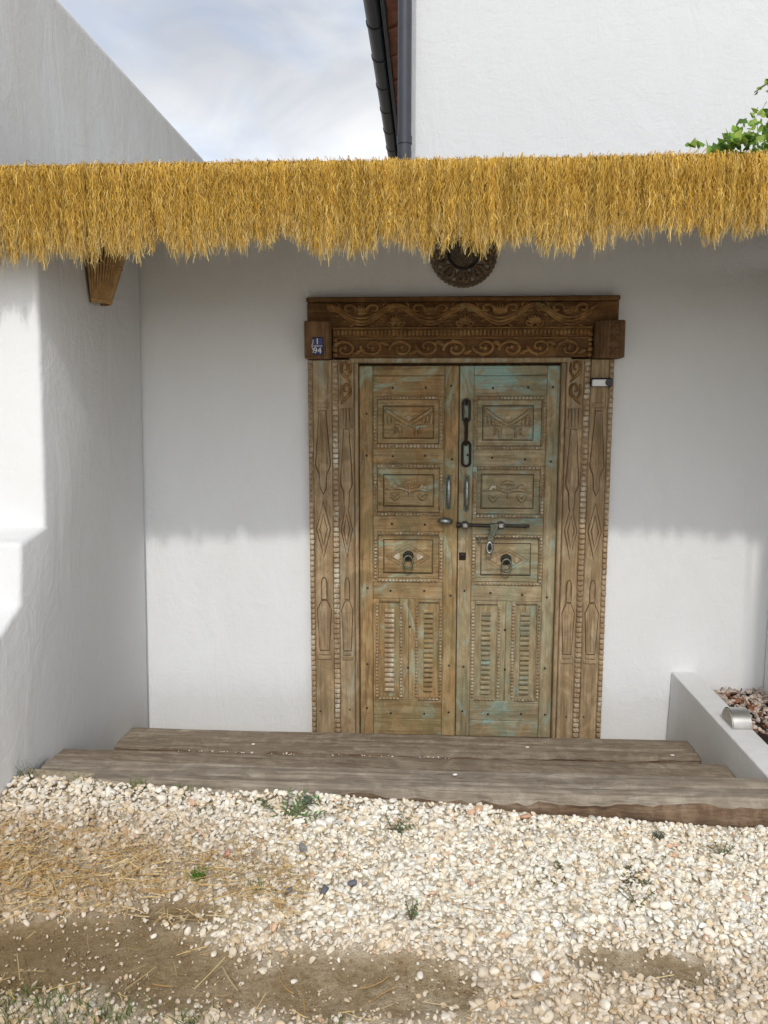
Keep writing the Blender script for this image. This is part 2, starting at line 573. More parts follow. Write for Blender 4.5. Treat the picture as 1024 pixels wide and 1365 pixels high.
def np_mesh(name, verts, faces, mat, col=None, smooth=True, loc=(0, 0, 0), parent=None, kind=None, soft=False):
    """verts Nx3, faces MxK arrays; optional per-vertex colour"""
    me = bpy.data.meshes.new(name)
    verts = np.asarray(verts, np.float32)
    base = np.array(loc, np.float32)
    nv, (nf, k) = len(verts), faces.shape
    me.vertices.add(nv)
    me.vertices.foreach_set('co', (verts - base).ravel())
    me.loops.add(nf * k)
    me.loops.foreach_set('vertex_index', faces.astype(np.int32).ravel())
    me.polygons.add(nf)
    me.polygons.foreach_set('loop_start', (np.arange(nf) * k).astype(np.int32))
    me.polygons.foreach_set('use_smooth', np.full(nf, bool(smooth)))
    me.update(calc_edges=True)
    me.validate()
    if soft:                                   # three stones in five are tumbled smooth, the rest broken
        me.polygons.foreach_set('use_smooth', (np.arange(nf) // len(IF)) % 5 < 3)
    if col is not None:
        a = me.color_attributes.new('col', 'FLOAT_COLOR', 'POINT')
        cc = np.ones((nv, 4), np.float32)
        cc[:, :3] = col
        a.data.foreach_set('color', cc.ravel())
    me.materials.append(mat)
    o = bpy.data.objects.new(name, me)
    C.objects.link(o)
    if parent is not None:
        o.parent = parent
        o.location = Vector(loc) - WLOC[parent.name]
    else:
        o.location = loc
    WLOC[o.name] = Vector(loc)
    if kind: o['kind'] = kind
    return o


def inpoly(x, y, poly):
    x = np.asarray(x); y = np.asarray(y)
    r = np.zeros(x.shape, bool)
    n = len(poly)
    for i in range(n):
        x0, y0 = poly[i]; x1, y1 = poly[i - 1]
        cond = (y0 > y) != (y1 > y)
        xs = (x1 - x0) * (y - y0) / ((y1 - y0) if y1 != y0 else 1e-9) + x0
        r ^= cond & (x < xs)
    return r


_g = rng.random((64, 64))


def vnoise(x, y, f):
    """smooth value noise 0..1 on arrays"""
    x = np.asarray(x) * f + 100; y = np.asarray(y) * f + 100
    xi, yi = np.floor(x).astype(int), np.floor(y).astype(int)
    u, v = x - xi, y - yi
    u, v = u * u * (3 - 2 * u), v * v * (3 - 2 * v)
    G = lambda a, b: _g[a % 64, b % 64]
    return (G(xi, yi) * (1 - u) + G(xi + 1, yi) * u) * (1 - v) + (G(xi, yi + 1) * (1 - u) + G(xi + 1, yi + 1) * u) * v


# ------------------------------------------------------------------ ground
MUD = [
    [(-1.60, -2.00), (-1.23, -2.00), (-.95, -1.955), (-.80, -1.99), (-.69, -2.03), (-.56, -2.05), (-.51, -2.12), (-.54, -2.22),
     (-.78, -2.23), (-.95, -2.20), (-1.17, -2.18), (-1.60, -2.17)],
    [(-.50, -2.04), (-.35, -2.025), (-.17, -2.02), (-.03, -2.09), (-.04, -2.17), (-.20, -2.22), (-.43, -2.24), (-.52, -2.16)],
    [(.22, -1.985), (.40, -1.955), (.56, -1.985), (.54, -2.08), (.38, -2.07), (.24, -2.06)],
    [(-.95, -1.89), (-.80, -1.86), (-.70, -1.88), (-.73, -1.94), (-.88, -1.96)],
]


def mud(x, y):
    x = np.asarray(x, float); y = np.asarray(y, float)
    xx = x + .05 * (vnoise(x, y, 16) - .5) + .03 * (vnoise(x, y, 45) - .5)
    yy = y + .07 * (vnoise(x + 9, y, 11) - .5) + .045 * (vnoise(x + 9, y, 45) - .5)
    r = np.zeros(x.shape, bool)
    for p in MUD:
        r |= inpoly(xx, yy, p)
    return r


def gz(x, y):
    x = np.asarray(x, float); y = np.asarray(y, float)
    z = .272 - .045 * np.clip(x, -1.6, 1.2) + .022 * (vnoise(x, y, 2.2) - .5) + .012 * (vnoise(x, y, 6) - .5)
    z = z - .05 * np.clip((-1.45 - y) / .6, 0, 1) * np.clip((-x) / 1.2, 0, 1)   # tilts down a little towards the drive
    return z


def tr(v0, v1, d):
    return np.clip((v1 - v0) / d, 0, 1)


xs = np.concatenate([np.linspace(-40, -3.2, 12), np.arange(-3.0, 3.0, .02), np.linspace(3.0, 40, 14)])
ys = np.concatenate([np.linspace(-60, -4.2, 14), np.arange(-4.0, -1.22, .02), [-1.22]])
GX, GY = np.meshgrid(xs, ys, indexing='ij')
GZ = gz(GX, GY)
md = mud(GX, GY).astype(float)
k = md.copy()
for _ in range(2):
    k = (k + np.roll(k, 1, 0) + np.roll(k, -1, 0) + np.roll(k, 1, 1) + np.roll(k, -1, 1)) / 5
GZ = GZ - .012 * k + .004 * (vnoise(GX, GY, 30) - .5) + .012 * k * (vnoise(GX + 5, GY, 13) - .5)
nx_, ny_ = GX.shape
vv = np.stack([GX, GY, GZ], -1).reshape(-1, 3)
ii = (np.arange(nx_ - 1)[:, None] * ny_ + np.arange(ny_ - 1)[None]).ravel()
ff = np.stack([ii, ii + ny_, ii + ny_ + 1, ii + 1], -1)
# land behind the walls, on either side of the sunken entry
ex = [(-40, -1.62, -1.22, 60, .30), (1.20, 40, -1.22, 60, .20), (-1.62, 1.20, .22, 60, .10)]
ev, ef = [], []
for x0, x1, y0, y1, z in ex:
    o = len(vv) + len(ev)
    ev += [(x0, y0, z), (x1, y0, z), (x1, y1, z), (x0, y1, z)]
    ef.append([o, o + 1, o + 2, o + 3])
go = np_mesh('ground', np.concatenate([vv, np.array(ev)]), np.concatenate([ff, np.array(ef)]), M['ground'], kind='structure')
at = go.data.attributes.new('damp', 'FLOAT', 'POINT')
at.data.foreach_set('value', np.concatenate([k.ravel() * np.clip(1.05 - .95 * (GX.ravel() + 1.2), .06, 1), np.zeros(len(ev))]).astype(np.float32))

at = go.data.attributes.new('grit_bounce', 'FLOAT', 'POINT')      # pale grit under pebbles, unseen ground beyond lightened for bounce, bare earth in troughs
at.data.foreach_set('value', np.concatenate([np.clip(1 - 1.6 * k.ravel(), 0, 1) * np.maximum(np.clip(.62 + .3 * (GX.ravel() + .6), .30, 1), np.clip((-2.6 - GY.ravel()) / .4, 0, .95)), np.full(len(ev), .5)]).astype(np.float32))

b = MB()
b.box(-1.62, 1.20, -1.30, .05, -.12, -.03, .002)
tag(b.build('entry_floor', M['floor']), kind='structure')

# ------------------------------------------------------------------ walls
def shear_wall(o, z0, dx):
    for v in o.data.vertices:
        v.co.x += dx * (v.co.z - z0)


def wavy(o, amp=.004, f=2.0):
    for v in o.data.vertices:
        p = v.co * f
        v.co.x += amp * mnoise.noise(p)
        v.co.y += amp * mnoise.noise(p + Vector((7, 3, 1)))


# the wall with the door: outline in x,z with the doorway cut out, extruded back
b = MB()
outl = [(-1.75, -.12), (-.60, -.12), (-.60, 1.90), (.60, 1.90), (.60, -.12), (1.95, -.12), (1.95, 2.62), (-1.75, 2.62)]
n = len(outl)
b.add([(x, 0.0, z) for x, z in outl] + [(x, .22, z) for x, z in outl],
      [[0, 1, 2, 7], [2, 3, 6, 7], [3, 4, 5, 6]] + [[n + 7, n + 2, n + 1, n], [n + 7, n + 6, n + 3, n + 2], [n + 6, n + 5, n + 4, n + 3]] +
      [[i, (i + 1) % n, n + (i + 1) % n, n + i] for i in range(n)])
o = b.build('door_wall', M['plaster'])
tag(o, 'white plastered house wall around the carved wooden door', 'wall')

b = MB()
b.box(-1.70, 1.90, 3.0, 3.1, -.12, 2.62, .002)
b.box(-1.75, -1.701, .222, 3.1, -.12, 2.62, .002)
b.box(1.901, 1.95, .222, 3.1, -.12, 2.62, .002)
b.box(-1.70, 1.90, .222, 2.999, 2.55, 2.62, .002)
b.box(-1.70, 1.90, .222, 2.999, -.12, -.03, .002)
b.build('room_shell', M['plaster'], o)  # unseen room added behind the door so its gaps stay dark

# stepped wall on the left: profile in y,z extruded to the left
prof = [(-.012, -.1), (-.012, 2.44), (-1.03, 2.30), (-1.035, 1.172), (-1.218, 1.145), (-1.235, .935), (-1.36, .875), (-1.62, .80),
        (-1.64, -.1)]
b = MB()
n = len(prof)
b.add([(-1.556, y, z) for y, z in prof] + [(-2.02, y, z) for y, z in prof],
      [list(range(n)), list(range(n, 2 * n))[::-1]] + [[i, (i + 1) % n, n + (i + 1) % n, n + i] for i in range(n)])
o = b.build('stepped_wall', M['plaster'])
bevel_mesh(o, .018, 3, 20)
shear_wall(o, 0, .020)
tag(o, 'white plastered wall with stepped front edge left of the door', 'wall')

# tall wall of the neighbouring house above the porch, upper left
b = MB()
prof = [(-6, .25), (-6, 3.675), (3.2, 3.675), (3.2, .25)]
n = 4
b.add([(-2.03, y, z) for y, z in prof] + [(-2.5, y, z) for y, z in prof],
      [list(range(n)), list(range(n, 2 * n))[::-1]] + [[i, (i + 1) % n, n + (i + 1) % n, n + i] for i in range(n)])
o = b.build('neighbour_wall', M['plaster_aged'])
bevel_mesh(o, .07, 4, 20)
tag(o, 'tall aged plaster side wall rising behind the straw awning at upper left', 'wall')

# wall closing the porch on the right
b = MB()
b.box(1.476, 1.75, -1.75, -.002, -.1, 2.26, .015)
tag(b.build('side_wall', M['plaster']), 'narrow white side wall at the right edge beyond the planter', 'wall')

# low wall right of the steps, with a half-round lamp on it
b = MB()
b.add([(1.03, -3.2, -.1), (1.17, -3.2, -.1), (1.17, -.002, -.1), (1.03, -.002, -.1),
       (1.04, -3.2, .325), (1.155, -3.2, .325), (1.155, -.002, .325), (1.04, -.002, .325)],
      [[0, 3, 2, 1], [4, 5, 6, 7], [0, 1, 5, 4], [1, 2, 6, 5], [2, 3, 7, 6], [3, 0, 4, 7]])
o = b.build('low_wall', M['plaster'])
bevel_mesh(o, .006, 2, 20)
tag(o, 'low white flat-topped wall carrying the lamp, right of the steps', 'wall')

b = MB()
for i in range(0, 1):
    pts = [(1.078, -.638 + .064 * math.cos(a), .327 + .062 * math.sin(a)) for a in np.linspace(0, PI, 14)]
lam = thing('wall_lamp', 'half-round brushed steel lamp lying on the low white wall', 'lamp', (1.11, -.638, .326))
b = MB()
n = len(pts)
b.add(pts + [(1.150, p[1], p[2]) for p in pts], [[i, i + 1, n + i + 1, n + i] for i in range(n - 1)] + [list(range(n, 2 * n))])
b.build('lamp_shade', M['lamp_steel'], lam, smooth=True)
b = MB()
cap = [(1.079, -.638 + .060 * math.cos(a), .327 + .058 * math.sin(a)) for a in np.linspace(0, PI, 14)]
b.add(cap + [(1.074, p[1], p[2]) for p in cap], [list(range(n)), list(range(n, 2 * n))[::-1]] + [[i, (i + 1) % n, n + (i + 1) % n, n + i] for i in range(n)])
b.build('lamp_glass', M['lamp_cap'], lam)
b = MB()
b.box(1.070, 1.152, -.706, -.570, .3255, .331, .001)
b.build('base_plate', M['lamp_steel'], lam)

# planter bed right of the low wall
b = MB()
pg = [(x, y, .222 + .02 * (mnoise.noise(Vector((x * 9, y * 9, 0))))) for y in np.linspace(-1.5, -.004, 24) for x in np.linspace(1.165, 1.474, 7)]
b.add(pg, [[j * 7 + i, j * 7 + i + 1, (j + 1) * 7 + i + 1, (j + 1) * 7 + i] for j in range(23) for i in range(6)])
tag(b.build('planter_soil', M['soil'], smooth='all'), kind='structure')

# ------------------------------------------------------------------ upper house (right)
uh = thing('white_house', 'white plastered upper house with dark gutter and tiled eave behind the awning', 'house', (2.3, 2.5, 2.62))
b = MB()
b.box(-.238, 5.2, .05, 9.0, 2.62, 6.4, .02)
b.build('wall', M['plaster_house'], uh)
EZ = 3.98
b = MB()
ang = np.linspace(PI, 2 * PI, 11)
prof = [(-.505 + .055 * math.cos(a), EZ + .055 + .055 * math.sin(a)) for a in ang]
prof2 = [(-.505 + .050 * math.cos(a), EZ + .055 + .050 * math.sin(a)) for a in ang][::-1]
pp = prof + prof2
n = len(pp)
b.add([(x, -.3, z) for x, z in pp] + [(x, 9.2, z) for x, z in pp],
      [[i, (i + 1) % n, n + (i + 1) % n, n + i] for i in range(n)] + [[i, i + 1, n - 2 - i, n - 1 - i] for i in range(n // 2 - 1)])
b.build('gutter', M['gutter'], uh, smooth=True)
for i, y in enumerate([.62 + .5 * q for q in range(-1, 16)]):
    b = MB()
    pr = [(-.505 + .060 * math.cos(a), EZ + .056 + .060 * math.sin(a)) for a in ang]
    q = [(-.505 + .054 * math.cos(a), EZ + .056 + .054 * math.sin(a)) for a in ang][::-1]
    pp = pr + q
    n = len(pp)
    b.add([(x, y, z) for x, z in pp] + [(x, y + .035, z) for x, z in pp], [[i, (i + 1) % n, n + (i + 1) % n, n + i] for i in range(n)] +
          [[i, i + 1, n - 2 - i, n - 1 - i] for i in range(n // 2 - 1)] + [[n + i, 2 * n - 1 - i, 2 * n - 2 - i, n + i + 1] for i in range(n // 2 - 1)])
    b.build('gutter_bracket', M['gutter'], uh, smooth=True)
b = MB()
b.box(-.449, -.425, -.3, 9.2, EZ - .015, EZ + .14, .002)
b.build('fascia', M['gutter'], uh)
# undersides of the eave tiles: shallow arches, one lapping the next
tile_src = None
for q in range(-1, 21):
    y0 = .42 * q
    if tile_src is None:
        b = MB()
        K = 8
        row = []
        for i in range(K + 1):
            t = i / K
            yy = y0 + .46 * t
            arch = .05 * math.sin(PI * t)
            row += [(-.424, yy, EZ + .02 + arch), (-.02, yy, EZ + .15 + arch), (-.424, yy, EZ + .045 + arch), (-.02, yy, EZ + .175 + arch)]
        fs = []
        for i in range(K):
            a, c_ = i * 4, (i + 1) * 4
            fs += [[a, a + 1, c_ + 1, c_], [a + 2, c_ + 2, c_ + 3, a + 3], [a, c_, c_ + 2, a + 2], [a + 1, a + 3, c_ + 3, c_ + 1]]
        fs += [[0, 2, 3, 1], [K * 4, K * 4 + 1, K * 4 + 3, K * 4 + 2]]
        b.add(row, fs)
        tile_src = b.build('eave_tile', M['tile'], uh, smooth=True)
        WT = WLOC[uh.name]
    else:
        share(tile_src, uh, WT + Vector((0, .42 * (q + 1), .006 * (q % 2))))
b = MB()
b.add([(-.56, -.3, EZ + .17), (2.4, -.3, EZ + 2.3), (2.4, 9.2, EZ + 2.3), (-.56, 9.2, EZ + .17),
       (-.56, -.3, EZ + .21), (2.4, -.3, EZ + 2.36), (2.4, 9.2, EZ + 2.36), (-.56, 9.2, EZ + .21)],
      [[0, 1, 2, 3], [4, 7, 6, 5], [0, 4, 5, 1], [1, 5, 6, 2], [2, 6, 7, 3], [3, 7, 4, 0]])
b.build('roof', M['tile'], uh)
dp = MB()
dp.tube([(-.268, .010, 2.60), (-.268, .010, 3.3), (-.268, .010, 4.0), (-.30, .03, 4.10), (-.48, .05, 4.06)], .031, 14)
dpo = dp.build('downpipe', M['pipe'], uh, smooth=True)
for z in (2.79, 4.3):
    b = MB()
    b.tube([(-.268, .010, z), (-.268, .010, z + .035)], .0345, 14)
    if z < 4: b.build('pipe_joint', M['pipe'], dpo, smooth=True)

# ------------------------------------------------------------------ porch roof
pr = thing('porch_roof', 'flat porch roof of canes on dark beams behind the straw fringe', 'roof', (0, -.6, 2.3))
b = MB()
b.box(-2.0, 1.9, -1.16, -1.10, 2.22, 2.31, .006)
b.build('front_beam', M['beam'], pr)
b = MB()
b.box(-2.0, 1.9, -.06, -.003, 2.42, 2.50, .006)
b.build('back_beam', M['beam'], pr)
for i, x in enumerate(np.linspace(-1.4, 1.7, 6)):
    b = MB()
    b.tube([(x, -1.09, 2.275), (x, -.03, 2.45)], .033, 8)
    b.build('rafter', M['beam'], pr, smooth=True)
b = MB()
for i in range(62):
    t = i / 61
    y = -1.15 + 1.14 * t
    z = 2.312 + .17 * t + .014
    b.tube([(-2.0, y, z), (-.6, y + .006 * random.uniform(-1, 1), z + .005 * random.uniform(-1, 1)), (.6, y, z), (1.9, y, z)], .0105, 5)
b.build('cane', M['cane'], pr, kind='stuff', smooth=True)
b = MB()
b.add([(-2.0, -1.13, 2.338), (1.9, -1.13, 2.338), (1.9, -.004, 2.545), (-2.0, -.004, 2.545)], [[0, 1, 2, 3]])
b.add([(-2.0, -1.13, 2.346), (1.9, -1.13, 2.346), (1.9, -.004, 2.555), (-2.0, -.004, 2.555)], [[0, 1, 2, 3]])
b.build('roof_sheet', M['beam'], pr)

# ------------------------------------------------------------------ straw fringe
fr = thing('straw_fringe', 'long golden straw fringe hanging along the front edge of the porch roof', 'straw fringe', (-.2, -1.19, 2.36))
b = MB()
b.box(-2.1, 1.75, -1.185, -1.163, 2.30, 2.352, .004)
b.build('batten', M['beam'], fr)
X0, X1 = -2.05, 1.72
NS = 24000
sx = rng.uniform(X0, X1, NS)
# locks: strands gather towards lock centres; the lock sets length, layer and lean
NL = 470
lc = np.sort(rng.uniform(X0, X1, NL))
# the bottom edge is ragged: long stretches, short notches
hem = np.interp(lc, [-2.1, -1.51, -1.37, -1.18, -1.08, -.92, -.80, -.68, -.60, -.57, -.47, -.36, -.28, -.18, -.09, -.05, .05, .13, .28, .40, .42, .50, .58, .65, .73, .87, 1.0, 1.2, 1.7],
                [2.09, 2.085, 2.078, 2.075, 2.086, 2.086, 2.10, 2.105, 2.15, 2.11, 2.085, 2.068, 2.10, 2.072, 2.11, 2.10, 2.085, 2.105, 2.078, 2.10, 2.17, 2.125, 2.12, 2.17, 2.125, 2.125, 2.13, 2.10, 2.10])
hem = np.minimum(hem + .030, 2.160)
llen = 2.362 - hem + rng.normal(-.006, .016, NL) + .018 * (vnoise(lc, lc * 0 + 3, 14) - .5)
llen += np.where(rng.random(NL) < .12, rng.uniform(.008, .022, NL), 0)
llean = rng.normal(0, .035, NL)
layer = rng.random(NL)
li = np.clip(np.searchsorted(lc, sx), 1, NL - 1)
li = np.where(np.abs(sx - lc[li - 1]) < np.abs(sx - lc[li]), li - 1, li)
jump = rng.random(NS) < .35
li = np.where(jump, np.clip(li + rng.integers(-2, 3, NS), 0, NL - 1), li)
S = 11
tt = np.linspace(0, 1, S)
ln = llen[li] * np.clip(rng.normal(.93, .10, NS), .35, 1.12)
short = rng.random(NS) < .30
ln = np.where(short, ln * rng.uniform(.35, .85, NS), ln)
depth = rng.random(NS)
P = np.zeros((NS, S, 3))
conv = rng.uniform(.25, .9, NS)
ph = rng.uniform(0, 6.28, (NS, 3))
for j, t in enumerate(tt):
    # the first stretch lies over the batten, the rest hangs
    s = t * (ln + .075)
    top = np.clip(s / .075, 0, 1)
    hang = np.maximum(s - .075, 0)
    a = top * PI / 2
    y = -1.125 - np.sin(a) * (.060 + .022 * depth + .034 * layer[li]) - hang * (.05 * depth - .06 * layer[li])
    z = 2.352 + np.cos(a) * (.024 + .008 * depth) - hang
    x = sx + (lc[li] - sx) * conv * np.clip(hang / .2, 0, 1) ** .8 + llean[li] * hang
    fr_ = 55 + 30 * ph[:, 1] / 6.28
    x = x + .0056 * np.sin(fr_ * 1.5 * s + ph[:, 0]) * np.minimum(1, hang / .05 + .3) + .004 * np.sin(19 * s + ph[:, 2])
    y = y + .006 * np.sin(fr_ * 1.6 * s + ph[:, 1])
    P[:, j] = np.stack([x, y, z + .003 * np.sin(ph[:, 2])], -1)
# stray hairs standing up along the top
st = rng.random(NS) < .16
P[st] = P[st] * 1.0
hh = rng.uniform(.005, .035, NS)
P[st, :, 2] += (hh[st, None] * np.sin(np.linspace(0, 1, S) * PI)[None] ** 2 * (tt < .35)[None])
wd = rng.uniform(.0006, .0015, NS)[:, None] * (1 - .55 * tt[None] ** 2)
an = rng.uniform(-1.2, 1.2, NS)[:, None] + rng.uniform(-1.5, 1.5, NS)[:, None] * tt[None]
off = np.stack([np.cos(an) * wd, np.sin(an) * wd, np.zeros_like(wd)], -1)
V = np.stack([P - off, P + off], 2).reshape(-1, 3)
base_i = (np.arange(NS) * S * 2)[:, None] + (np.arange(S - 1) * 2)[None]
F = np.stack([base_i, base_i + 1, base_i + 3, base_i + 2], -1).reshape(-1, 4)
pal = np.array([(.68, .43, .070), (.76, .51, .105), (.58, .34, .045), (.84, .63, .22), (.30, .155, .028)])
ci = rng.choice(5, NS, p=[.34, .28, .2, .11, .07])
ltone = np.clip(rng.normal(1, .07, NL), .8, 1.2)       # each lock has its own tone
col = pal[ci] * rng.uniform(.82, 1.12, (NS, 1)) * ltone[li][:, None]
tip = np.clip((tt - .72) / .28, 0, 1)[None, :, None]
colv = col[:, None] * (1 - .55 * tip) + np.array((.84, .70, .36)) * .55 * tip
colv = np.repeat(colv, 2, 1).reshape(-1, 3)
# short broken curls matted into the face of the fringe
NC = 66000
SC = 4
cxn = rng.uniform(X0, X1, NC)
lj = np.clip(np.searchsorted(lc, cxn), 0, NL - 1)
cu = rng.random(NC)
top_z = 2.385 - cu * (llen[lj] + .005)
cl = rng.uniform(.018, .055, NC)
lean = rng.normal(0, .24, NC)
tc = np.linspace(0, 1, SC)[None]
lay = layer[lj]
cy = -1.125 - .060 - .022 * rng.random(NC) - .034 * lay - .012 * rng.random(NC) - (top_z < 2.35) * .012 * (1 - cu) + (2.362 - top_z) * .02
cy = np.where(top_z > 2.362, -1.15 - .05 * rng.random(NC), cy)
ph2 = rng.uniform(0, 6.28, (NC, 2))
PX = cxn[:, None] + (lc[lj] - cxn)[:, None] * (.6 * cu)[:, None] + lean[:, None] * cl[:, None] * tc + .0035 * np.sin(7 * tc + ph2[:, :1])
PY = cy[:, None] - .010 * np.sin(PI * tc + .6 * ph2[:, 1:])
PZ = top_z[:, None] - cl[:, None] * tc
PC = np.stack([PX, PY, PZ], -1)
wc = rng.uniform(.0005, .0012, NC)[:, None] * (1 - .5 * tc ** 2)
ac = rng.uniform(-1.2, 1.2, NC)[:, None] + 1.5 * tc * rng.normal(0, 1, NC)[:, None]
oc = np.stack([np.cos(ac) * wc, np.sin(ac) * wc, np.zeros_like(wc)], -1)
VC = np.stack([PC - oc, PC + oc], 2).reshape(-1, 3)
bc = (np.arange(NC) * SC * 2)[:, None] + (np.arange(SC - 1) * 2)[None] + len(V)
FC = np.stack([bc, bc + 1, bc + 3, bc + 2], -1).reshape(-1, 4)
cc = pal[rng.choice(5, NC, p=[.30, .30, .16, .16, .08])] * rng.uniform(.85, 1.15, (NC, 1)) * ltone[lj][:, None]
cc = np.repeat(cc, SC * 2, 0)
V = np.concatenate([V, VC]); F = np.concatenate([F, FC]); colv = np.concatenate([colv, np.clip(cc, 0, 1)])
np_mesh('straw', V, F, M['straw'], colv, smooth=True, loc=(-.2, -1.19, 2.36), parent=fr, kind='stuff')

# ------------------------------------------------------------------ round carved ornament above the door
wr = thing('wall_ornament', 'round openwork carved wooden ring hanging over the door behind the fringe', 'wall ornament', (.006, -.012, 2.30))
cx, cz = .006, 2.302
b = MB()
b.tube([(cx + .147 * math.cos(a) * (1 + .012 * math.sin(40 * a)), -.018, cz + .147 * math.sin(a) * (1 + .012 * math.sin(40 * a))) for a in np.linspace(0, 2 * PI, 121)[:-1]], .007, 6, True)
for k in range(44):
    a = 2 * PI * k / 44
    b.ball((cx + .151 * math.cos(a), -.019, cz + .151 * math.sin(a)), .0065, 6, 4)
b.build('rim', M['wreath'], wr, smooth='all')
b = MB()
b.tube([(cx + .070 * math.cos(a), -.022, cz + .070 * math.sin(a)) for a in np.linspace(0, 2 * PI, 49)[:-1]], .0065, 8, True)
b.build('inner_ring', M['ring'], wr, smooth='all')
for k in range(9):
    a0 = 2 * PI * k / 9 - PI / 2
    b = MB()
    def pt(r, da): return (cx + r * math.cos(a0 + da), -.018, cz + r * math.sin(a0 + da))
    for sgn in (-1, 1):
        b.tube([pt(.074, .04 * sgn), pt(.092, .20 * sgn), pt(.112, .25 * sgn), pt(.128, .14 * sgn), pt(.122, .03 * sgn), pt(.110, .06 * sgn), pt(.106, .13 * sgn)],
               [.006, .009, .010, .009, .007, .005, .004], 6)
        b.tube([pt(.128, .14 * sgn), pt(.138, .26 * sgn), pt(.142, .36 * sgn)], [.007, .008, .005], 6)
    b.tube([pt(.076, 0), pt(.10, 0), pt(.142, 0)], [.005, .0085, .006], 6)
    b.build('carved_petal', M['wreath'], wr, smooth='all')
b = MB()
ring = [(cx + .069 * math.cos(a), -.006, cz + .069 * math.sin(a)) for a in np.linspace(0, 2 * PI, 33)[:-1]]
b.add(ring + [(p[0], -.010, p[2]) for p in ring], [list(range(32)), list(range(32, 64))] + [[i, (i + 1) % 32, 32 + (i + 1) % 32, 32 + i] for i in range(32)])
b.build('centre_disc', M['mirror'], wr)

# ------------------------------------------------------------------ reed wall lamp (left)
rl = thing('reed_lamp', 'tapered brown reed lamp on the left wall under the fringe', 'lamp', (-1.515, -.50, 2.2))
def reed_pt(a, t):      # a: angle 0..pi around, t 0 bottom .. 1 top
    r = .052 + (.136 - .052) * min(1, t * 1.2) ** .9
    yc = -.555 + .022 * t
    zz = 2.018 + .36 * t
    xw = -1.556 + .020 * zz + .012
    return (xw + r * math.sin(a), yc - r * math.cos(a), zz)
NR = 25
for i in range(NR):
    a = PI * (i + .5) / NR
    b = MB()
    b.tube([reed_pt(a, t) for t in np.linspace(0, 1, 6)], .0046, 6)
    b.build('reed', M['reed'] if random.random() < .6 else M['reed_pale'], rl, smooth=True)
for t, m_ in ((.40, 'binding'), (.02, 'reed_pale'), (.9, 'binding')):
    b = MB()
    b.tube([tuple(Vector(reed_pt(a, t)) + Vector((.005 * math.sin(a), -.005 * math.cos(a), .012 * (a / PI - .5) * (-1)))) for a in np.linspace(0, PI, 14)], .0028, 5)
    b.build('binding', M[m_], rl, smooth=True)
b = MB()
b.box(-1.516, -1.505, -.56, -.42, 2.22, 2.36, .003)
b.build('back_plate', M['beam'], rl)
b = MB()
pts = [reed_pt(a, t) for t in (0.0, .25, .5, .75, 1) for a in np.linspace(0, PI, 12)]
pts = [(p[0] - .006, p[1], p[2]) for p in pts]
b.add(pts, [[j * 12 + i, j * 12 + i + 1, (j + 1) * 12 + i + 1, (j + 1) * 12 + i] for j in range(4) for i in range(11)])
b.build('lining', M['beam'], rl)

# ------------------------------------------------------------------ door frame
FY = -.055        # face of the frame boards
df = thing('door_frame', 'carved weathered wooden door frame with beaded jambs and scrolled lintel', 'door frame', (0, 0, 0))


M['shade_line'] = simple('incised_shade_strip', (.075, .045, .022), .9, 0, .4, 60, .3)  # dark strips standing in for the shade of incised lines


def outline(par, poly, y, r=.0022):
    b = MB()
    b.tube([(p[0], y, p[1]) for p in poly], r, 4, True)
    b.build('shade_outline', M['shade_line'], par)


def bead_run(x, w, z0, z1, yb, step, name='bead_moulding', mat='bead', seed=0, lean=0.0, par=None):
    """a column of small carved beads, joined: too small to pick apart singly"""
    r_ = random.Random(seed)
    b = MB()
    z = z0
    while z < z1 - step * .5:
        h = step * r_.uniform(.74, .90)
        xx = x + lean * (z - z0) + r_.uniform(-.0008, .0008)
        y1 = yb - r_.uniform(.007, .011)
        c = .0042
        b.box(xx - w / 2, xx + w / 2, y1, yb + .004, z, z + h, c)
        z += step
    return b.build(name, M[mat], par or df, smooth=True, kind='stuff')


def bead_row(z, h, x0, x1, yb, step, name='bead_moulding', mat='bead', seed=0, par=None):
    r_ = random.Random(seed)
    b = MB()
    x = x0
    while x < x1 - step * .5:
        w = step * r_.uniform(.70, .88)
        b.box(x, x + w, yb - r_.uniform(.007, .011), yb + .004, z - h / 2, z + h / 2, .004)
        x += step
    return b.build(name, M[mat], par or df, smooth=True, kind='stuff')


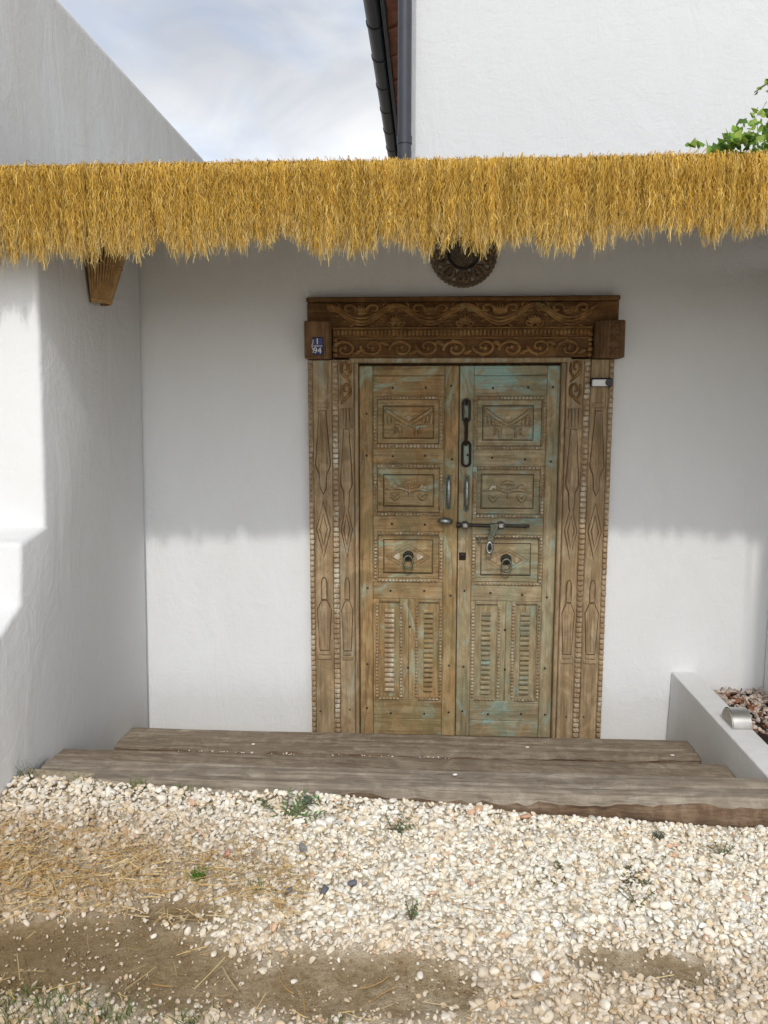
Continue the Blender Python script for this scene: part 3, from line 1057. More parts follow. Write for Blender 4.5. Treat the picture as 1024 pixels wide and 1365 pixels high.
ZB, ZT = -.028, 1.828
for sg in (-1, 1):
    # boards from the outside in: bead strip, board, bead strip, board, edge moulding
    if sg < 0: xo = dict(ob=(-.716, -.694), bd=(-.693, -.603), ib=(-.602, -.573), nb=(-.572, -.500), ed=(-.499, -.481))
    else:      xo = dict(ob=(.678, .700), bd=(.594, .677), ib=(.563, .593), nb=(.485, .562), ed=(.464, .484))
    for key, nm in (('ob', 'edge_strip'), ('ib', 'bead_strip')):
        b = MB()
        b.box(xo[key][0], xo[key][1], FY + .004, .0, ZB, ZT - .008, .002)
        b.build(nm, M['jamb'], df)
        bead_run(sum(xo[key]) / 2, (xo[key][1] - xo[key][0]) * .92, ZB + .004, ZT - .01, FY + .004, .0262 if key == 'ob' else .0252, seed=int(sg * 10 + 50 + (key == 'ob')))
    for key, nm, d in (('bd', 'jamb_board', 0), ('nb', 'inner_jamb_board', .003)):
        b = MB()
        b.box(xo[key][0], xo[key][1], FY - d, .0 if key == 'bd' else .05, ZB, ZT - .008, .004)
        b.build(nm, M['jamb'], df)
    b = MB()
    b.box(xo['ed'][0], xo['ed'][1], FY + .008, .05, ZB, ZT - .022, .005)
    b.build('inner_edge', M['jamb'], df)
    # raised carved motifs down the boards
    for key, top in (('bd', 0), ('nb', 1)):
        x0, x1 = xo[key]
        c = (x0 + x1) / 2
        w = (x1 - x0) * .40
        yb = FY - (.003 if key == 'nb' else 0)
        zt = 1.50 if top else 1.585
        zz = lambda z: z + (.0 if top else .0)
        # hanging arrow
        poly = [(c - w * .42, zt), (c + w * .42, zt), (c + w, zt - .26), (c + w * .48, zt - .30), (c + w * .36, zt - .37), (c, zt - .395),
                (c - w * .36, zt - .37), (c - w * .48, zt - .30), (c - w, zt - .26)]
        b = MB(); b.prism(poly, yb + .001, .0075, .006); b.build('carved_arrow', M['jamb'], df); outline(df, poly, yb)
        for dx in (-.45, -.15, .15, .45):
            b = MB(); b.tube([(c + dx * w * .55, yb - .0075, zt - .015), (c + dx * w * 1.25, yb - .0085, zt - .25)], .0026, 5); b.build('carved_rib', M['jamb'], df)
        # lozenge, with a smaller one on it
        zc = 1.02
        for k_, (hw, hh, d) in enumerate(((.95, .135, .0), (.52, .075, .0035))):
            poly = [(c, zc + hh), (c + w * hw, zc), (c, zc - hh), (c - w * hw, zc)]
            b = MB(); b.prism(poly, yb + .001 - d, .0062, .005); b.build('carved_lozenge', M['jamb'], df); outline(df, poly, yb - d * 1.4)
        # niche with a domed head, on a stepped foot
        zb = .375
        head = [(c + w * .38 * math.cos(a), zb + .375 + .035 * math.sin(a)) for a in np.linspace(0, PI, 9)]
        poly = [(c + w * .36, zb + .30), ] + head + [(c - w * .36, zb + .30)]
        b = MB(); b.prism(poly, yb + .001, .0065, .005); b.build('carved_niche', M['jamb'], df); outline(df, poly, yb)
        poly = [(c - w * .95, zb + .06), (c - w * .95, zb + .25), (c - w * .4, zb + .298), (c + w * .4, zb + .298), (c + w * .95, zb + .25), (c + w * .62, zb + .06)]
        poly = [(c - w * .62, zb + .045), (c + w * .62, zb + .045), (c + w * .95, zb + .25), (c + w * .38, zb + .295), (c - w * .38, zb + .295), (c - w * .95, zb + .25)]
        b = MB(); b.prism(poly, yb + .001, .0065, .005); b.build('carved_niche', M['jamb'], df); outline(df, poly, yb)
        for q, (ww, z0) in enumerate(((.72, .024), (.95, .0))):
            b = MB(); b.box(c - w * ww, c + w * ww, yb - .006, yb + .002, zb + z0, zb + z0 + .019, .003); b.build('carved_step', M['jamb'], df)
        for dx in (-.5, 0, .5):
            b = MB(); b.tube([(c + dx * w * .9, yb - .007, zb + .06), (c + dx * w * 1.0, yb - .0075, zb + .24)], .0026, 5); b.build('carved_rib', M['jamb'], df)
        # upper leaf scrolls on the inner board, plain painted block on the outer one
        if top:
            for q, zc in enumerate((1.765, 1.665)):
                b = MB()
                s2 = sg * (1 if q == 0 else -1)
                pts = [(c - s2 * w * .8, yb - .002, zc - .05), (c - s2 * w * .2, yb - .004, zc - .03), (c + s2 * w * .65, yb - .006, zc + .0), (c + s2 * w * .55, yb - .006, zc + .035),
                       (c - s2 * w * .1, yb - .006, zc + .04), (c - s2 * w * .3, yb - .005, zc + .012), (c + s2 * w * .12, yb - .004, zc + .008)]
                b.tube(pts, [.004, .007, .008, .007, .006, .005, .003], 6)
                b.tube([(c - s2 * w * .2, yb - .003, zc - .03), (c - s2 * w * .75, yb - .005, zc + .0), (c - s2 * w * .7, yb - .005, zc + .04)], [.004, .007, .003], 6)
                b.build('carved_leaf', M['carving'], df, smooth='all')
            for q in range(4):
                xx = c + w * (-.75 + .5 * q)
                b = MB(); b.tube([(xx, yb - .003, 1.595), (xx + .002, yb - .005, 1.55), (xx - .001, yb - .003, 1.515)], [.006, .0065, .003], 6); b.build('carved_tassel', M['jamb'], df, smooth='all')
            b = MB(); b.tube([(c - w, yb - .003, 1.508), (c - w * .5, yb - .005, 1.502), (c, yb - .003, 1.509), (c + w * .5, yb - .005, 1.502), (c + w, yb - .003, 1.508)], .004, 6)
            b.build('carved_rib', M['jamb'], df, smooth='all')
        else:
            b = MB(); b.box(c - w * .9, c + w * .9, yb - .006, yb + .002, 1.60, 1.622, .003); b.build('carved_step', M['jamb'], df)
            b = MB(); b.box(c - w * .7, c + w * .7, yb - .005, yb + .002, 1.586, 1.599, .003); b.build('carved_step', M['jamb'], df)
    for z in (.115, ):
        for xx in (xo['bd'][0] + .02, xo['nb'][0] + .045):
            b = MB(); b.ball((xx, FY - .003, z + random.uniform(-.01, .01)), .0045, 6, 4, (1, .4, 1)); b.build('nail', M['iron'], df)

# lintel: stacked members, each a little different in depth
b = MB(); b.box(-.718, .714, FY - .010, 0, 2.082, 2.104, .004); b.build('lintel_cap', M['lintel'], df)
b = MB(); b.box(-.716, .712, FY + .006, 0, 1.966, 2.081, .004); b.build('lintel_frieze', M['lintel'], df)
b = MB(); b.box(-.596, .594, FY - .010, 0, 1.920, 1.960, .003); b.build('dentil_rail', M['lintel'], df)
b = MB(); b.box(-.596, .594, FY + .006, 0, 1.829, 1.919, .003); b.build('lower_frieze', M['lintel'], df)
b = MB(); b.box(-.52, .505, FY - .006, .05, 1.806, 1.828, .005); b.build('lintel_fillet', M['jamb'], df)
b = MB(); b.tube([(-.597, FY - .010, 1.963), (.594, FY - .010, 1.963)], .0035, 6); b.build('lintel_fillet', M['carving'], df)
b = MB(); b.tube([(-.597, FY + .002, 1.917), (.594, FY + .002, 1.917)], .0042, 6); b.build('lintel_fillet', M['carving'], df)
bead_row(1.941, .026, -.594, .590, FY - .010, .0182, 'dentil_moulding', 'carving', 5)
# beads running down beside the lower frieze
for sg in (-1, 1):
    bead_run(sg * .585, .022, 1.832, 1.958, FY - .001, .0225, seed=70 + sg, mat='carving')

YF = FY + .004
# upper frieze: a swag that dips five times, a split palm over each dip, a fan under each crest
per = .318
xd = [-.4625 + per * i for i in range(4)]
for i, xc in enumerate(xd):
    b = MB()
    for dz, rr in ((0, .0085), (.016, .0058), (-.015, .0058)):
        pts = []
        for t in np.linspace(-1, 1, 17):
            x = xc + t * per * .5
            if x > .60: continue
            z = 1.992 + .058 * (1 - math.cos(PI * t * .94)) / 2 * 1.25 + dz * (1 - .45 * abs(t))
            pts.append((x, YF - .004, z))
        b.tube(pts, rr, 6)
    b.build('carved_swag', M['carving'], df, smooth='all')
    for sg in (-1, 1):
        b = MB()
        pts = [(xc + sg * (.016), YF - .003, 2.028)]
        cxs, czs = xc + sg * .058, 2.049
        for q in range(11):
            a = PI * 1.15 - q * .62
            rr = .030 - .0023 * q
            pts.append((cxs + sg * rr * math.cos(a) * 1.15, YF - .010, czs + rr * math.sin(a) * .85))
        b.tube(pts, [.005] + [.0082 - .0004 * q for q in range(11)], 6)
        b.tube([(xc + sg * .09, YF - .003, 2.045), (xc + sg * .115, YF - .005, 2.058), (xc + sg * .125, YF - .003, 2.072)], [.008, .009, .003], 6)
        b.build('carved_scroll', M['carving'], df, smooth='all')
    b = MB()
    for q in (-2, -1, 0, 1, 2):
        b.tube([(xc + q * .004, YF - .003, 2.024), (xc + q * .010, YF - .011, 2.048), (xc + q * .013, YF - .003, 2.072 - abs(q) * .003)], [.0035, .0066, .003], 6)
    b.build('carved_palm', M['carving'], df, smooth='all')
    for sg in (-1, 1):
        for q in range(4):
            t = .22 + .2 * q
            x = xc + sg * t * per * .5
            if x > .585: continue
            z = 1.992 + .058 * (1 - math.cos(PI * t * .94)) / 2 * 1.25
            b = MB()
            b.tube([(x, YF - .002, z - .016), (x + sg * .012, YF - .010, z - .026 + .004 * q), (x + sg * .026, YF - .003, z - .028 + .008 * q)], [.003, .0062, .002], 6)
            b.build('carved_leaf', M['carving'], df, smooth='all')
            if q in (1, 2):
                b = MB()
                b.tube([(x, YF - .002, z + .018), (x + sg * .004, YF - .009, z + .032), (x + sg * .016, YF - .003, z + .044)], [.003, .0058, .002], 6)
                b.build('carved_leaf', M['carving'], df, smooth='all')
    if i < 3:
        xf = xc + per / 2
        b = MB()
        for q in range(-3, 4):
            a = PI / 2 + q * .40
            b.tube([(xf + .008 * math.cos(a), YF - .003, 1.975 + .006 * math.sin(a)), (xf + .026 * math.cos(a), YF - .011, 1.980 + .026 * math.sin(a)),
                    (xf + .042 * math.cos(a), YF - .003, 1.980 + .045 * math.sin(a))], [.004, .0082, .003], 6)
        b.build('carved_fan', M['carving'], df, smooth='all')
        for sg in (-1, 1):
            b = MB()
            pts = [(xf + sg * (.022 + .017 * math.cos(a)), YF - .005, 1.985 + .013 * math.sin(a)) for a in np.linspace(-2.4, 2.6, 11)]
            b.tube(pts, [.0066 - .0003 * q for q in range(11)], 6)
            b.build('carved_scroll', M['carving'], df, smooth='all')

# lower frieze: running vine scroll with leaves curling off alternately up and down
per2 = .128
xc = -.54
i = 0
while xc < .57:
    up = 1 if i % 2 == 0 else -1
    zc = 1.873
    b = MB()
    pts, rr = [], []
    for q in range(17):
        t = q / 16
        a = PI * (1.05 - t * 2.35)
        r0 = .058 * (1 - .72 * t)
        pts.append((xc + r0 * math.cos(a) * .98, YF - .004 - .004 * t, zc + up * (r0 * math.sin(a) * .72 - .006)))
        rr.append(.0095 - .0035 * t)
    b.tube(pts, rr, 6)
    b.build('vine_scroll', M['carving'], df, smooth='all')
    b = MB()
    for q in range(4):
        a = .3 + q * .48
        p0 = (xc + .045, YF - .002, zc - up * .018)
        b.tube([p0, (p0[0] + .019 * math.cos(a), YF - .011, p0[2] - up * (.014 * math.sin(a) - .006)), (p0[0] + .036 * math.cos(a * .9), YF - .003, p0[2] - up * (.026 * math.sin(a) - .014))],
               [.004, .0088, .003], 6)
    b.build('carved_leaf', M['carving'], df, smooth='all')
    for q in range(3):
        a = 1.9 + q * .55
        p0 = (xc - .004, YF - .002, zc + up * .026)
        b = MB()
        b.tube([p0, (p0[0] + .012 * math.cos(a), YF - .010, p0[2] + up * .010 * math.sin(a)), (p0[0] + .026 * math.cos(a), YF - .003, p0[2] + up * .018 * math.sin(a) - up * .008)], [.003, .0068, .002], 6)
        b.build('carved_leaf', M['carving'], df, smooth='all')
    b = MB()
    b.ball((xc + .002, YF - .011, zc + up * .002), .0105, 8, 5, (1, .7, 1)); b.build('carved_bud', M['carving'], df, smooth='all')
    xc += per2 * (1 + .06 * math.sin(i * 2.1))
    i += 1

# projecting corner blocks, left one plain, right one fluted and chip-carved
def corner(x0, x1, z0, z1, sg):
    b = MB(); b.box(x0, x1, FY - .055, 0, z0, z1, .005)
    cb = b.build('corner_block', M['corner'], df)
    if sg < 0:
        b = MB(); b.box(x1 - .026, x1 - .006, FY - .062, FY - .05, z0 + .004, z1 - .004, .006); b.build('fluting', M['corner'], cb)
        b = MB(); b.box(x0 + .004, x1 - .04, FY - .060, FY - .05, z0 + .002, z0 + .012, .003); b.build('fluting', M['corner'], cb)
    else:
        for q in range(3):
            xx = x0 + .006 + q * .013
            b = MB(); b.box(xx, xx + .009, FY - .062, FY - .05, z0 + .004, z1 - .004, .004); b.build('fluting', M['corner'], cb)
        xm, w = (x0 + .048 + x1 - .012) / 2, (x1 - x0 - .065) / 2
        for q in range(3):
            zc = z0 + .030 + q * .055
            b = MB()
            for r_ in range(4):
                a = PI / 4 + r_ * PI / 2
                b.tube([(xm, FY - .055, zc), (xm + w * .5 * math.cos(a), FY - .060, zc + .013 * math.sin(a)), (xm + w * .95 * math.cos(a), FY - .055, zc + .025 * math.sin(a))], [.002, .0065, .0015], 6)
            b.ball((xm, FY - .056, zc), .006, 6, 4, (1, .8, 1))
            b.build('rosette', M['corner'], cb, smooth='all')
        b = MB(); b.box(x1 - .010, x1 - .001, FY - .061, FY - .05, z0 + .004, z1 - .004, .003); b.build('fluting', M['corner'], cb)
corner(-.722, -.600, 1.822, 1.994, -1)
corner(.600, .730, 1.822, 1.990, 1)

# ------------------------------------------------------------------ door leaves
LY = -.012        # face of stiles and rails
def motif_sword(par, xc, zc, w, h, y, mat):
    """crossed palms with hanging tassels and a boss"""
    for sg in (-1, 1):
        b = MB()
        b.tube([(xc - sg * w * .46, y, zc + h * .40), (xc - sg * w * .1, y - .006, zc + h * .02), (xc + sg * w * .18, y - .001, zc - h * .18)], [0.0099, 0.0091, 0.0049], 6, flat=.8)
        b.tube([(xc - sg * w * .44, y, zc + h * .34), (xc - sg * w * .16, y - .001, zc + h * .03)], [0.0058, 0.0049], 5)
        for q in range(3):
            xx = xc - sg * w * (.46 - .075 * q)
            b.tube([(xx, y, zc + h * (.26 - .05 * q)), (xx + sg * .003, y - .006, zc + h * .02), (xx + sg * .006, y, zc - h * (.12 - .02 * q))], [0.0049, 0.0083, 0.0033], 5)
        b.tube([(xc - sg * w * .26, y, zc - h * .10), (xc - sg * w * .17, y - .007, zc - h * .16), (xc - sg * w * .15, y - .006, zc - h * .42)], [0.0066, 0.0099, 0.0058], 6)
        b.tube([(xc - sg * w * .26, y, zc - h * .12), (xc - sg * w * .25, y - .006, zc - h * .34)], [0.0049, 0.0058], 6)
        b.build('carved_palm', mat, par, smooth='all')
    b = MB()
    b.prism([(xc - .022, zc + h * .14), (xc, zc + h * .27), (xc + .022, zc + h * .14), (xc, zc + h * .02)], y + .002, .006, .006)
    b.build('carved_boss', M['bead'], par)


def motif_vine(par, xc, zc, w, h, y, mat):
    b = MB()
    b.tube([(xc - w * .46, y, zc + h * .02), (xc - w * .2, y - .006, zc + h * .10), (xc, y - .006, zc), (xc + w * .2, y - .006, zc + h * .06), (xc + w * .46, y, zc - h * .06)],
           [0.0049, 0.0083, 0.0083, 0.0083, 0.0049], 6)
    b.tube([(xc - w * .12, y, zc + h * .20), (xc, y - .006, zc + h * .28), (xc + w * .12, y, zc + h * .20)], [0.0049, 0.0083, 0.0049], 6)
    b.tube([(xc + .004, y - .002, zc + h * .2), (xc + .006, y - .006, zc - h * .2)], [0.0066, 0.0066], 6)
    b.build('carved_stem', mat, par, smooth='all')
    for sg in (-1, 1):
        b = MB()
        for q in range(5):
            a = PI * (.15 + .2 * q)
            x = xc + sg * w * .27
            b.tube([(x, y, zc + h * .06), (x + .012 * math.cos(a), y - .007, zc + h * .06 + .014 * math.sin(a)), (x + .022 * math.cos(a), y, zc + h * .06 + .024 * math.sin(a))], [0.0033, 0.0074, 0.0033], 5)
        b.build('carved_flower', M['bead'], par, smooth='all')
        b = MB()
        b.tube([(x - .02, y, zc - h * .12), (x, y - .007, zc - h * .26), (x + .02, y, zc - h * .12)], [0.0066, 0.0107, 0.0066], 6)
        b.build('carved_leaf', mat, par, smooth='all')
    b = MB(); b.ball((xc - .012, y - .001, zc - h * .07), .007, 7, 4, (1, .6, 1)); b.build('carved_bud', M['bead'], par, smooth='all')


def motif_eye(par, xc, zc, w, h, y, mat):
    b = MB()
    for k_ in (1.0, .78):
        pts = [(xc - w * .44 * k_, zc), (xc, zc + h * .40 * k_), (xc + w * .44 * k_, zc), (xc, zc - h * .40 * k_)]
        b.tube([(p[0], y - .001, p[1]) for p in pts], .0032, 5, True)
    b.build('carved_lozenge', mat, par)
    for sg in (-1, 1):
        b = MB()
        b.prism([(xc + sg * w * .33, zc), (xc + sg * w * .19, zc + h * .13), (xc + sg * w * .15, zc), (xc + sg * w * .19, zc - h * .13)], y + .001, .006, .005)
        b.build('carved_boss', M['bead'], par)


def panel(par, hx0, hx1, hz0, hz1, f, mv, mh, kind):
    """recessed panel: sunk ground, raised field, carving; one sub-part each"""
    b = MB(); b.box(hx0 - .004, hx1 + .004, LY + .016, LY + .03, hz0 - .004, hz1 + .004, .001)
    b.build('panel', mh, par)
    fx0, fx1, fz0, fz1 = f
    b = MB()
    b.add([(fx0, LY + .0165, fz0), (fx1, LY + .0165, fz0), (fx1, LY + .0165, fz1), (fx0, LY + .0165, fz1),
           (fx0 + .007, LY + .008, fz0 + .007), (fx1 - .007, LY + .008, fz0 + .007), (fx1 - .007, LY + .008, fz1 - .007), (fx0 + .007, LY + .008, fz1 - .007)],
          [[0, 1, 5, 4], [1, 2, 6, 5], [2, 3, 7, 6], [3, 0, 4, 7], [4, 5, 6, 7]])
    b.build('panel_field', mh, par)
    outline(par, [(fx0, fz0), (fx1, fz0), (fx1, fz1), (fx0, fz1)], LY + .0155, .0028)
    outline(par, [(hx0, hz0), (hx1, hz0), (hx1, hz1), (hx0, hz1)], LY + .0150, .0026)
    xc, zc, w, h = (fx0 + fx1) / 2, (fz0 + fz1) / 2, fx1 - fx0, fz1 - fz0
    {'sword': motif_sword, 'vine': motif_vine, 'eye': motif_eye}[kind](par, xc, zc, w, h, LY + .008, mh)


def beads_round(par, bx, hx, seed):
    """beaded frame between the outer rectangle bx and the hole hx, four runs"""
    x0, x1, z0, z1 = bx
    a0, a1, c0, c1 = hx
    bead_run((x0 + a0) / 2, (a0 - x0) * .62, c0, c1, LY + .001, .0172, seed=seed, par=par)
    bead_run((x1 + a1) / 2, (x1 - a1) * .62, c0, c1, LY + .001, .0172, seed=seed + 1, par=par)
    bead_row((z0 + c0) / 2, (c0 - z0) * .62, a0, a1, LY + .001, .0172, seed=seed + 2, par=par)
    bead_row((z1 + c1) / 2, (z1 - c1) * .62, a0, a1, LY + .001, .0172, seed=seed + 3, par=par)


def knocker(par, x, z, tilt):
    b = MB()
    ring = [(x + .027 * math.cos(a), z + .012 + .027 * math.sin(a)) for a in np.linspace(0, 2 * PI, 17)[:-1]]
    b.prism(ring, LY + .008, .006, .005)
    b.ball((x, LY - .006, z + .012), .014, 10, 6, (1, .8, 1))
    for q in range(10):
        a = 2 * PI * q / 10
        b.ball((x + .022 * math.cos(a), LY + .001, z + .012 + .022 * math.sin(a)), .0042, 6, 4)
    k_ = b.build('knocker_plate', M['iron'], par, smooth=True)
    b = MB()
    b.tube([(x + .022 * math.cos(a), LY - .016 - .006 * (1 - math.sin(a)), z - .012 + .030 * math.sin(a)) for a in np.linspace(0, 2 * PI, 25)[:-1]], .0052, 7, True)
    b.build('knocker_ring', M['brass'], k_, smooth='all') if False else b.build('knocker_ring', M['brass'], par, smooth='all')


def leaf(side, x0, x1, z0, z1, bf, panels, lowers, mv, mh, label):
    lf = thing('door_leaf', label, 'door', ((x0 if side < 0 else x1), LY, z0), 'leaves of the double door')
    # stiles
    px0, px1 = bf
    for a, c_ in ((x0, px0), (px1, x1)):
        b = MB(); b.box(a, c_ - .0008, LY, LY + .045, z0, z1, .003); b.build('stile', mv, lf)
    # rails between the panels
    edges = [z1] + [v for p in panels for v in (p['b'][3], p['b'][2])] + [lowers[0]['b'][3], lowers[0]['b'][2]] + [z0]
    for k_ in range(0, len(edges), 2):
        hi, lo = edges[k_], edges[k_ + 1]
        if k_ == 0:
            b = MB(); b.box(px0, px1 - .001, LY + .0015, LY + .045, hi - .045, hi, .003); b.build('rail', mh, lf)
            b = MB(); b.box(px0, px1 - .001, LY + .0015, LY + .045, lo, hi - .046, .003); b.build('rail', mh, lf)
        elif k_ == len(edges) - 2:
            b = MB(); b.box(px0, px1 - .001, LY + .0015, LY + .045, lo, .060, .003); b.build('rail', mh, lf)
            b = MB(); b.box(px0, px1 - .001, LY + .0015, LY + .045, .061, hi, .003); b.build('rail', mh, lf)
        else:
            b = MB(); b.box(px0, px1 - .001, LY + .0015, LY + .045, lo, hi, .003); b.build('rail', mh, lf)
    sd = 100 if side < 0 else 200
    for i, p in enumerate(panels):
        B, H = p['b'], p['h']
        for (a, c_, e, f_) in ((px0, H[0], B[2] + .0005, B[3] - .0005), (H[1], px1, B[2] + .0005, B[3] - .0005)):
            b = MB(); b.box(a, c_, LY + .003, LY + .04, e, f_, .002); b.build('panel_frame', mv, lf)
        for (e, f_) in ((B[2] + .0005, H[2]), (H[3], B[3] - .0005)):
            b = MB(); b.box(H[0] + .0005, H[1] - .0005, LY + .003, LY + .04, e, f_, .002); b.build('panel_frame', mh, lf)
        panel(lf, *H, p['f'], mv, mh, p['k'])
        beads_round(lf, B, H, sd + i * 10)
    for i, q in enumerate(lowers):
        B, H, S_ = q['b'], q['h'], q['s']
        lo, hi = B[2] + .0005, B[3] - .0005
        xa = px0 if i == 0 else (lowers[0]['b'][1] + lowers[1]['b'][0]) / 2 + .0005
        xb = px1 if i == 1 else (lowers[0]['b'][1] + lowers[1]['b'][0]) / 2 - .0005
        for (a, c_) in ((xa, H[0]), (H[1], xb)):
            b = MB(); b.box(a, c_, LY + .003, LY + .04, lo, hi, .002); b.build('panel_frame', mv, lf)
        for (e, f_) in ((lo, H[2]), (H[3], hi)):
            b = MB(); b.box(H[0] + .0005, H[1] - .0005, LY + .003, LY + .04, e, f_, .002); b.build('panel_frame', mh, lf)
        b = MB(); b.box(H[0] - .003, H[1] + .003, LY + .016, LY + .03, H[2] - .003, H[3] + .003, .001); b.build('panel', mv, lf)
        bead_run((B[0] + H[0]) / 2, (H[0] - B[0]) * .60, H[2], H[3], LY + .001, .0172, seed=sd + 60 + i, par=lf)
        bead_run((B[1] + H[1]) / 2, (B[1] - H[1]) * .60, H[2], H[3], LY + .001, .0172, seed=sd + 70 + i, par=lf)
        bead_row((B[2] + H[2]) / 2, .010, H[0], H[1], LY + .001, .0172, seed=sd + 80 + i, par=lf)
        # ladder of raised blocks
        nb = 17
        st = (S_[3] - S_[2]) / nb
        src = None
        for k_ in range(nb):
            z = S_[2] + k_ * st
            xm = (S_[0] + S_[1]) / 2
            if src is None:
                b = MB()
                ww, hh = S_[1] - S_[0], st * .80
                pf = [(-.5, 0), (-.46, .55), (-.2, .9), (.2, .9), (.46, .55), (.5, 0)]
                vs = []
                for ex_ in (-.5, .5):
                    vs += [(xm + ex_ * ww, LY + .016 - .013 * d, z + hh / 2 + u * hh) for u, d in pf]
                b.add(vs, [[i_, i_ + 1, 6 + i_ + 1, 6 + i_] for i_ in range(5)] + [[5, 4, 3, 2, 1, 0], [6, 7, 8, 9, 10, 11]])
                src = b.build('carved_block', M['bead'] if (side < 0 and i == 0) else mh, lf, smooth=True)
                base_w = WLOC[lf.name].copy()
            else:
                share(src, lf, base_w + Vector((random.uniform(-.0012, .0012), random.uniform(-.001, .001), k_ * st + random.uniform(-.0008, .0008))))
    # nails
    mid = (lowers[0]['b'][1] + lowers[1]['b'][0]) / 2
    pz = [(panels[0]['b'][2] + panels[1]['b'][3]) / 2, (panels[1]['b'][2] + panels[2]['b'][3]) / 2, (panels[2]['b'][2] + lowers[0]['b'][3]) / 2, .095, 1.695]
    spots = [(px0 + .09, z) for z in pz] + [(px1 - .09, z) for z in pz] + [(x0 + .035, z + .01) for z in (.10, .33, .71, 1.36, 1.56)] + \
            [(x1 - .035, z) for z in (.10, .34, .69, 1.35, 1.70)] + [(mid, .53), (mid + .002, .33)]
    src = None
    for (x, z) in spots:
        x += random.uniform(-.006, .006); z += random.uniform(-.006, .006)
        if src is None:
            b = MB(); b.ball((x, LY - .0005, z), .0058, 7, 4, (1, .45, 1)); src = b.build('nail', M['iron'], lf, smooth='all'); sx_, sz_ = x, z
            bw = WLOC[lf.name].copy()
        else:
            share(src, lf, bw + Vector((x - sx_, 0, z - sz_)))
    return lf


LL = leaf(-1, -.478, -.0065, -.022, 1.793, (-.413, -.074),
          [dict(b=(-.413, -.078, 1.406, 1.653), h=(-.393, -.099, 1.428, 1.637), f=(-.366, -.124, 1.454, 1.606), k='sword'),
           dict(b=(-.413, -.078, 1.080, 1.332), h=(-.393, -.095, 1.098, 1.312), f=(-.364, -.121, 1.127, 1.280), k='vine'),
           dict(b=(-.412, -.074, .755, 1.005), h=(-.390, -.094, .773, .987), f=(-.363, -.124, .798, .963), k='eye')],
          [dict(b=(-.404, -.267, .157, .672), h=(-.385, -.285, .172, .656), s=(-.357, -.312, .196, .624)),
           dict(b=(-.211, -.074, .157, .672), h=(-.191, -.092, .172, .656), s=(-.165, -.121, .199, .622))],
          M['leaf_left'], M['leaf_left_x'], 'left weathered orange-brown carved door leaf with ring knocker and one handle')
RL = leaf(1, -.0035, .464, -.022, 1.793, (.063, .403),
          [dict(b=(.063, .403, 1.401, 1.652), h=(.081, .383, 1.418, 1.636), f=(.106, .345, 1.446, 1.607), k='sword'),
           dict(b=(.063, .403, 1.074, 1.321), h=(.083, .383, 1.092, 1.306), f=(.104, .353, 1.119, 1.284), k='vine'),
           dict(b=(.063, .403, .744, .993), h=(.082, .384, .760, .978), f=(.108, .347, .793, .949), k='eye')],
          [dict(b=(.063, .210, .161, .667), h=(.086, .192, .178, .650), s=(.117, .160, .191, .615)),
           dict(b=(.257, .403, .161, .667), h=(.281, .384, .178, .653), s=(.306, .350, .193, .617))],
          M['leaf_right'], M['leaf_right_x'], 'right weathered grey-green carved door leaf with sliding bolt, hanging chain and knocker')
knocker(LL, -.243, .872, 0)
knocker(RL, .229, .860, 0)


def handle(par, x, z0, z1):
    zc, h = (z0 + z1) / 2, (z1 - z0) / 2
    b = MB()
    b.prism([(x - .012, zc), (x - .014, zc + h * .6), (x - .016, zc + h * .9), (x, zc + h), (x + .016, zc + h * .9), (x + .014, zc + h * .6), (x + .012, zc),
             (x + .014, zc - h * .6), (x + .015, zc - h * .9), (x, zc - h), (x - .015, zc - h * .9), (x - .014, zc - h * .6)], LY - .001, .003, .002)
    b.build('handle_plate', M['brass'], par)
    b = MB()
    b.tube([(x, LY - .006, zc + h * .82), (x, LY - .022, zc + h * .6), (x, LY - .030, zc), (x, LY - .022, zc - h * .6), (x, LY - .006, zc - h * .82)],
           [.007, .0085, .0095, .0085, .007], 8)
    b.build('handle', M['steel'], par, smooth='all')


handle(LL, -.051, 1.110, 1.285)
handle(RL, .035, 1.100, 1.285)
# staple on the left leaf that takes the bolt
b = MB()
b.tube([(-.092, LY - .006, 1.060), (-.078, LY - .022, 1.062), (-.058, LY - .024, 1.060), (-.040, LY - .006, 1.058)], [.013, .017, .018, .014], 10)
b.build('bolt_keeper', M['steel'], LL, smooth='all')
# sliding bolt
b = MB()
b.tube([(-.010, LY - .020, 1.043), (.12, LY - .020, 1.041), (.333, LY - .020, 1.040)], [.0085, .0085, .0075], 10)
b.build('bolt_rod', M['iron'], RL, smooth=True)
for x, m_ in ((.028, 'steel'), (.198, 'steel')):
    b = MB()
    b.box(x - .019, x + .019, LY - .036, LY + .001, 1.024, 1.061, .010)
    b.build('bolt_bracket', M[m_], RL, smooth=True)
b = MB(); b.tube([(-.012, LY - .020, 1.043), (.010, LY - .020, 1.042)], .0125, 10); b.build('bolt_end', M['iron'], RL, smooth=True)
b = MB()
b.prism([(.146, 1.054), (.186, 1.054), (.184, 1.022), (.166, .985), (.160, .955), (.132, .955), (.136, .985), (.150, 1.022)], LY - .024, .008, .003)
b.build('hasp', M['brass'], RL)
b = MB()
b.tube([(.146 + .013 * math.cos(a), LY - .030, .935 + .026 * math.sin(a)) for a in np.linspace(0, 2 * PI, 21)[:-1]], .0072, 7, True)
b.build('hasp_loop', M['steel'], RL, smooth='all')
b = MB(); b.ball((.148, LY - .020, .940), .012, 8, 5, (.8, .8, 1.4)); b.build('staple', M['iron'], RL, smooth='all')
b = MB(); b.box(.092, .104, LY - .006, LY + .001, .955, .985, .002); b.build('worn_plate', M['brass'], RL)
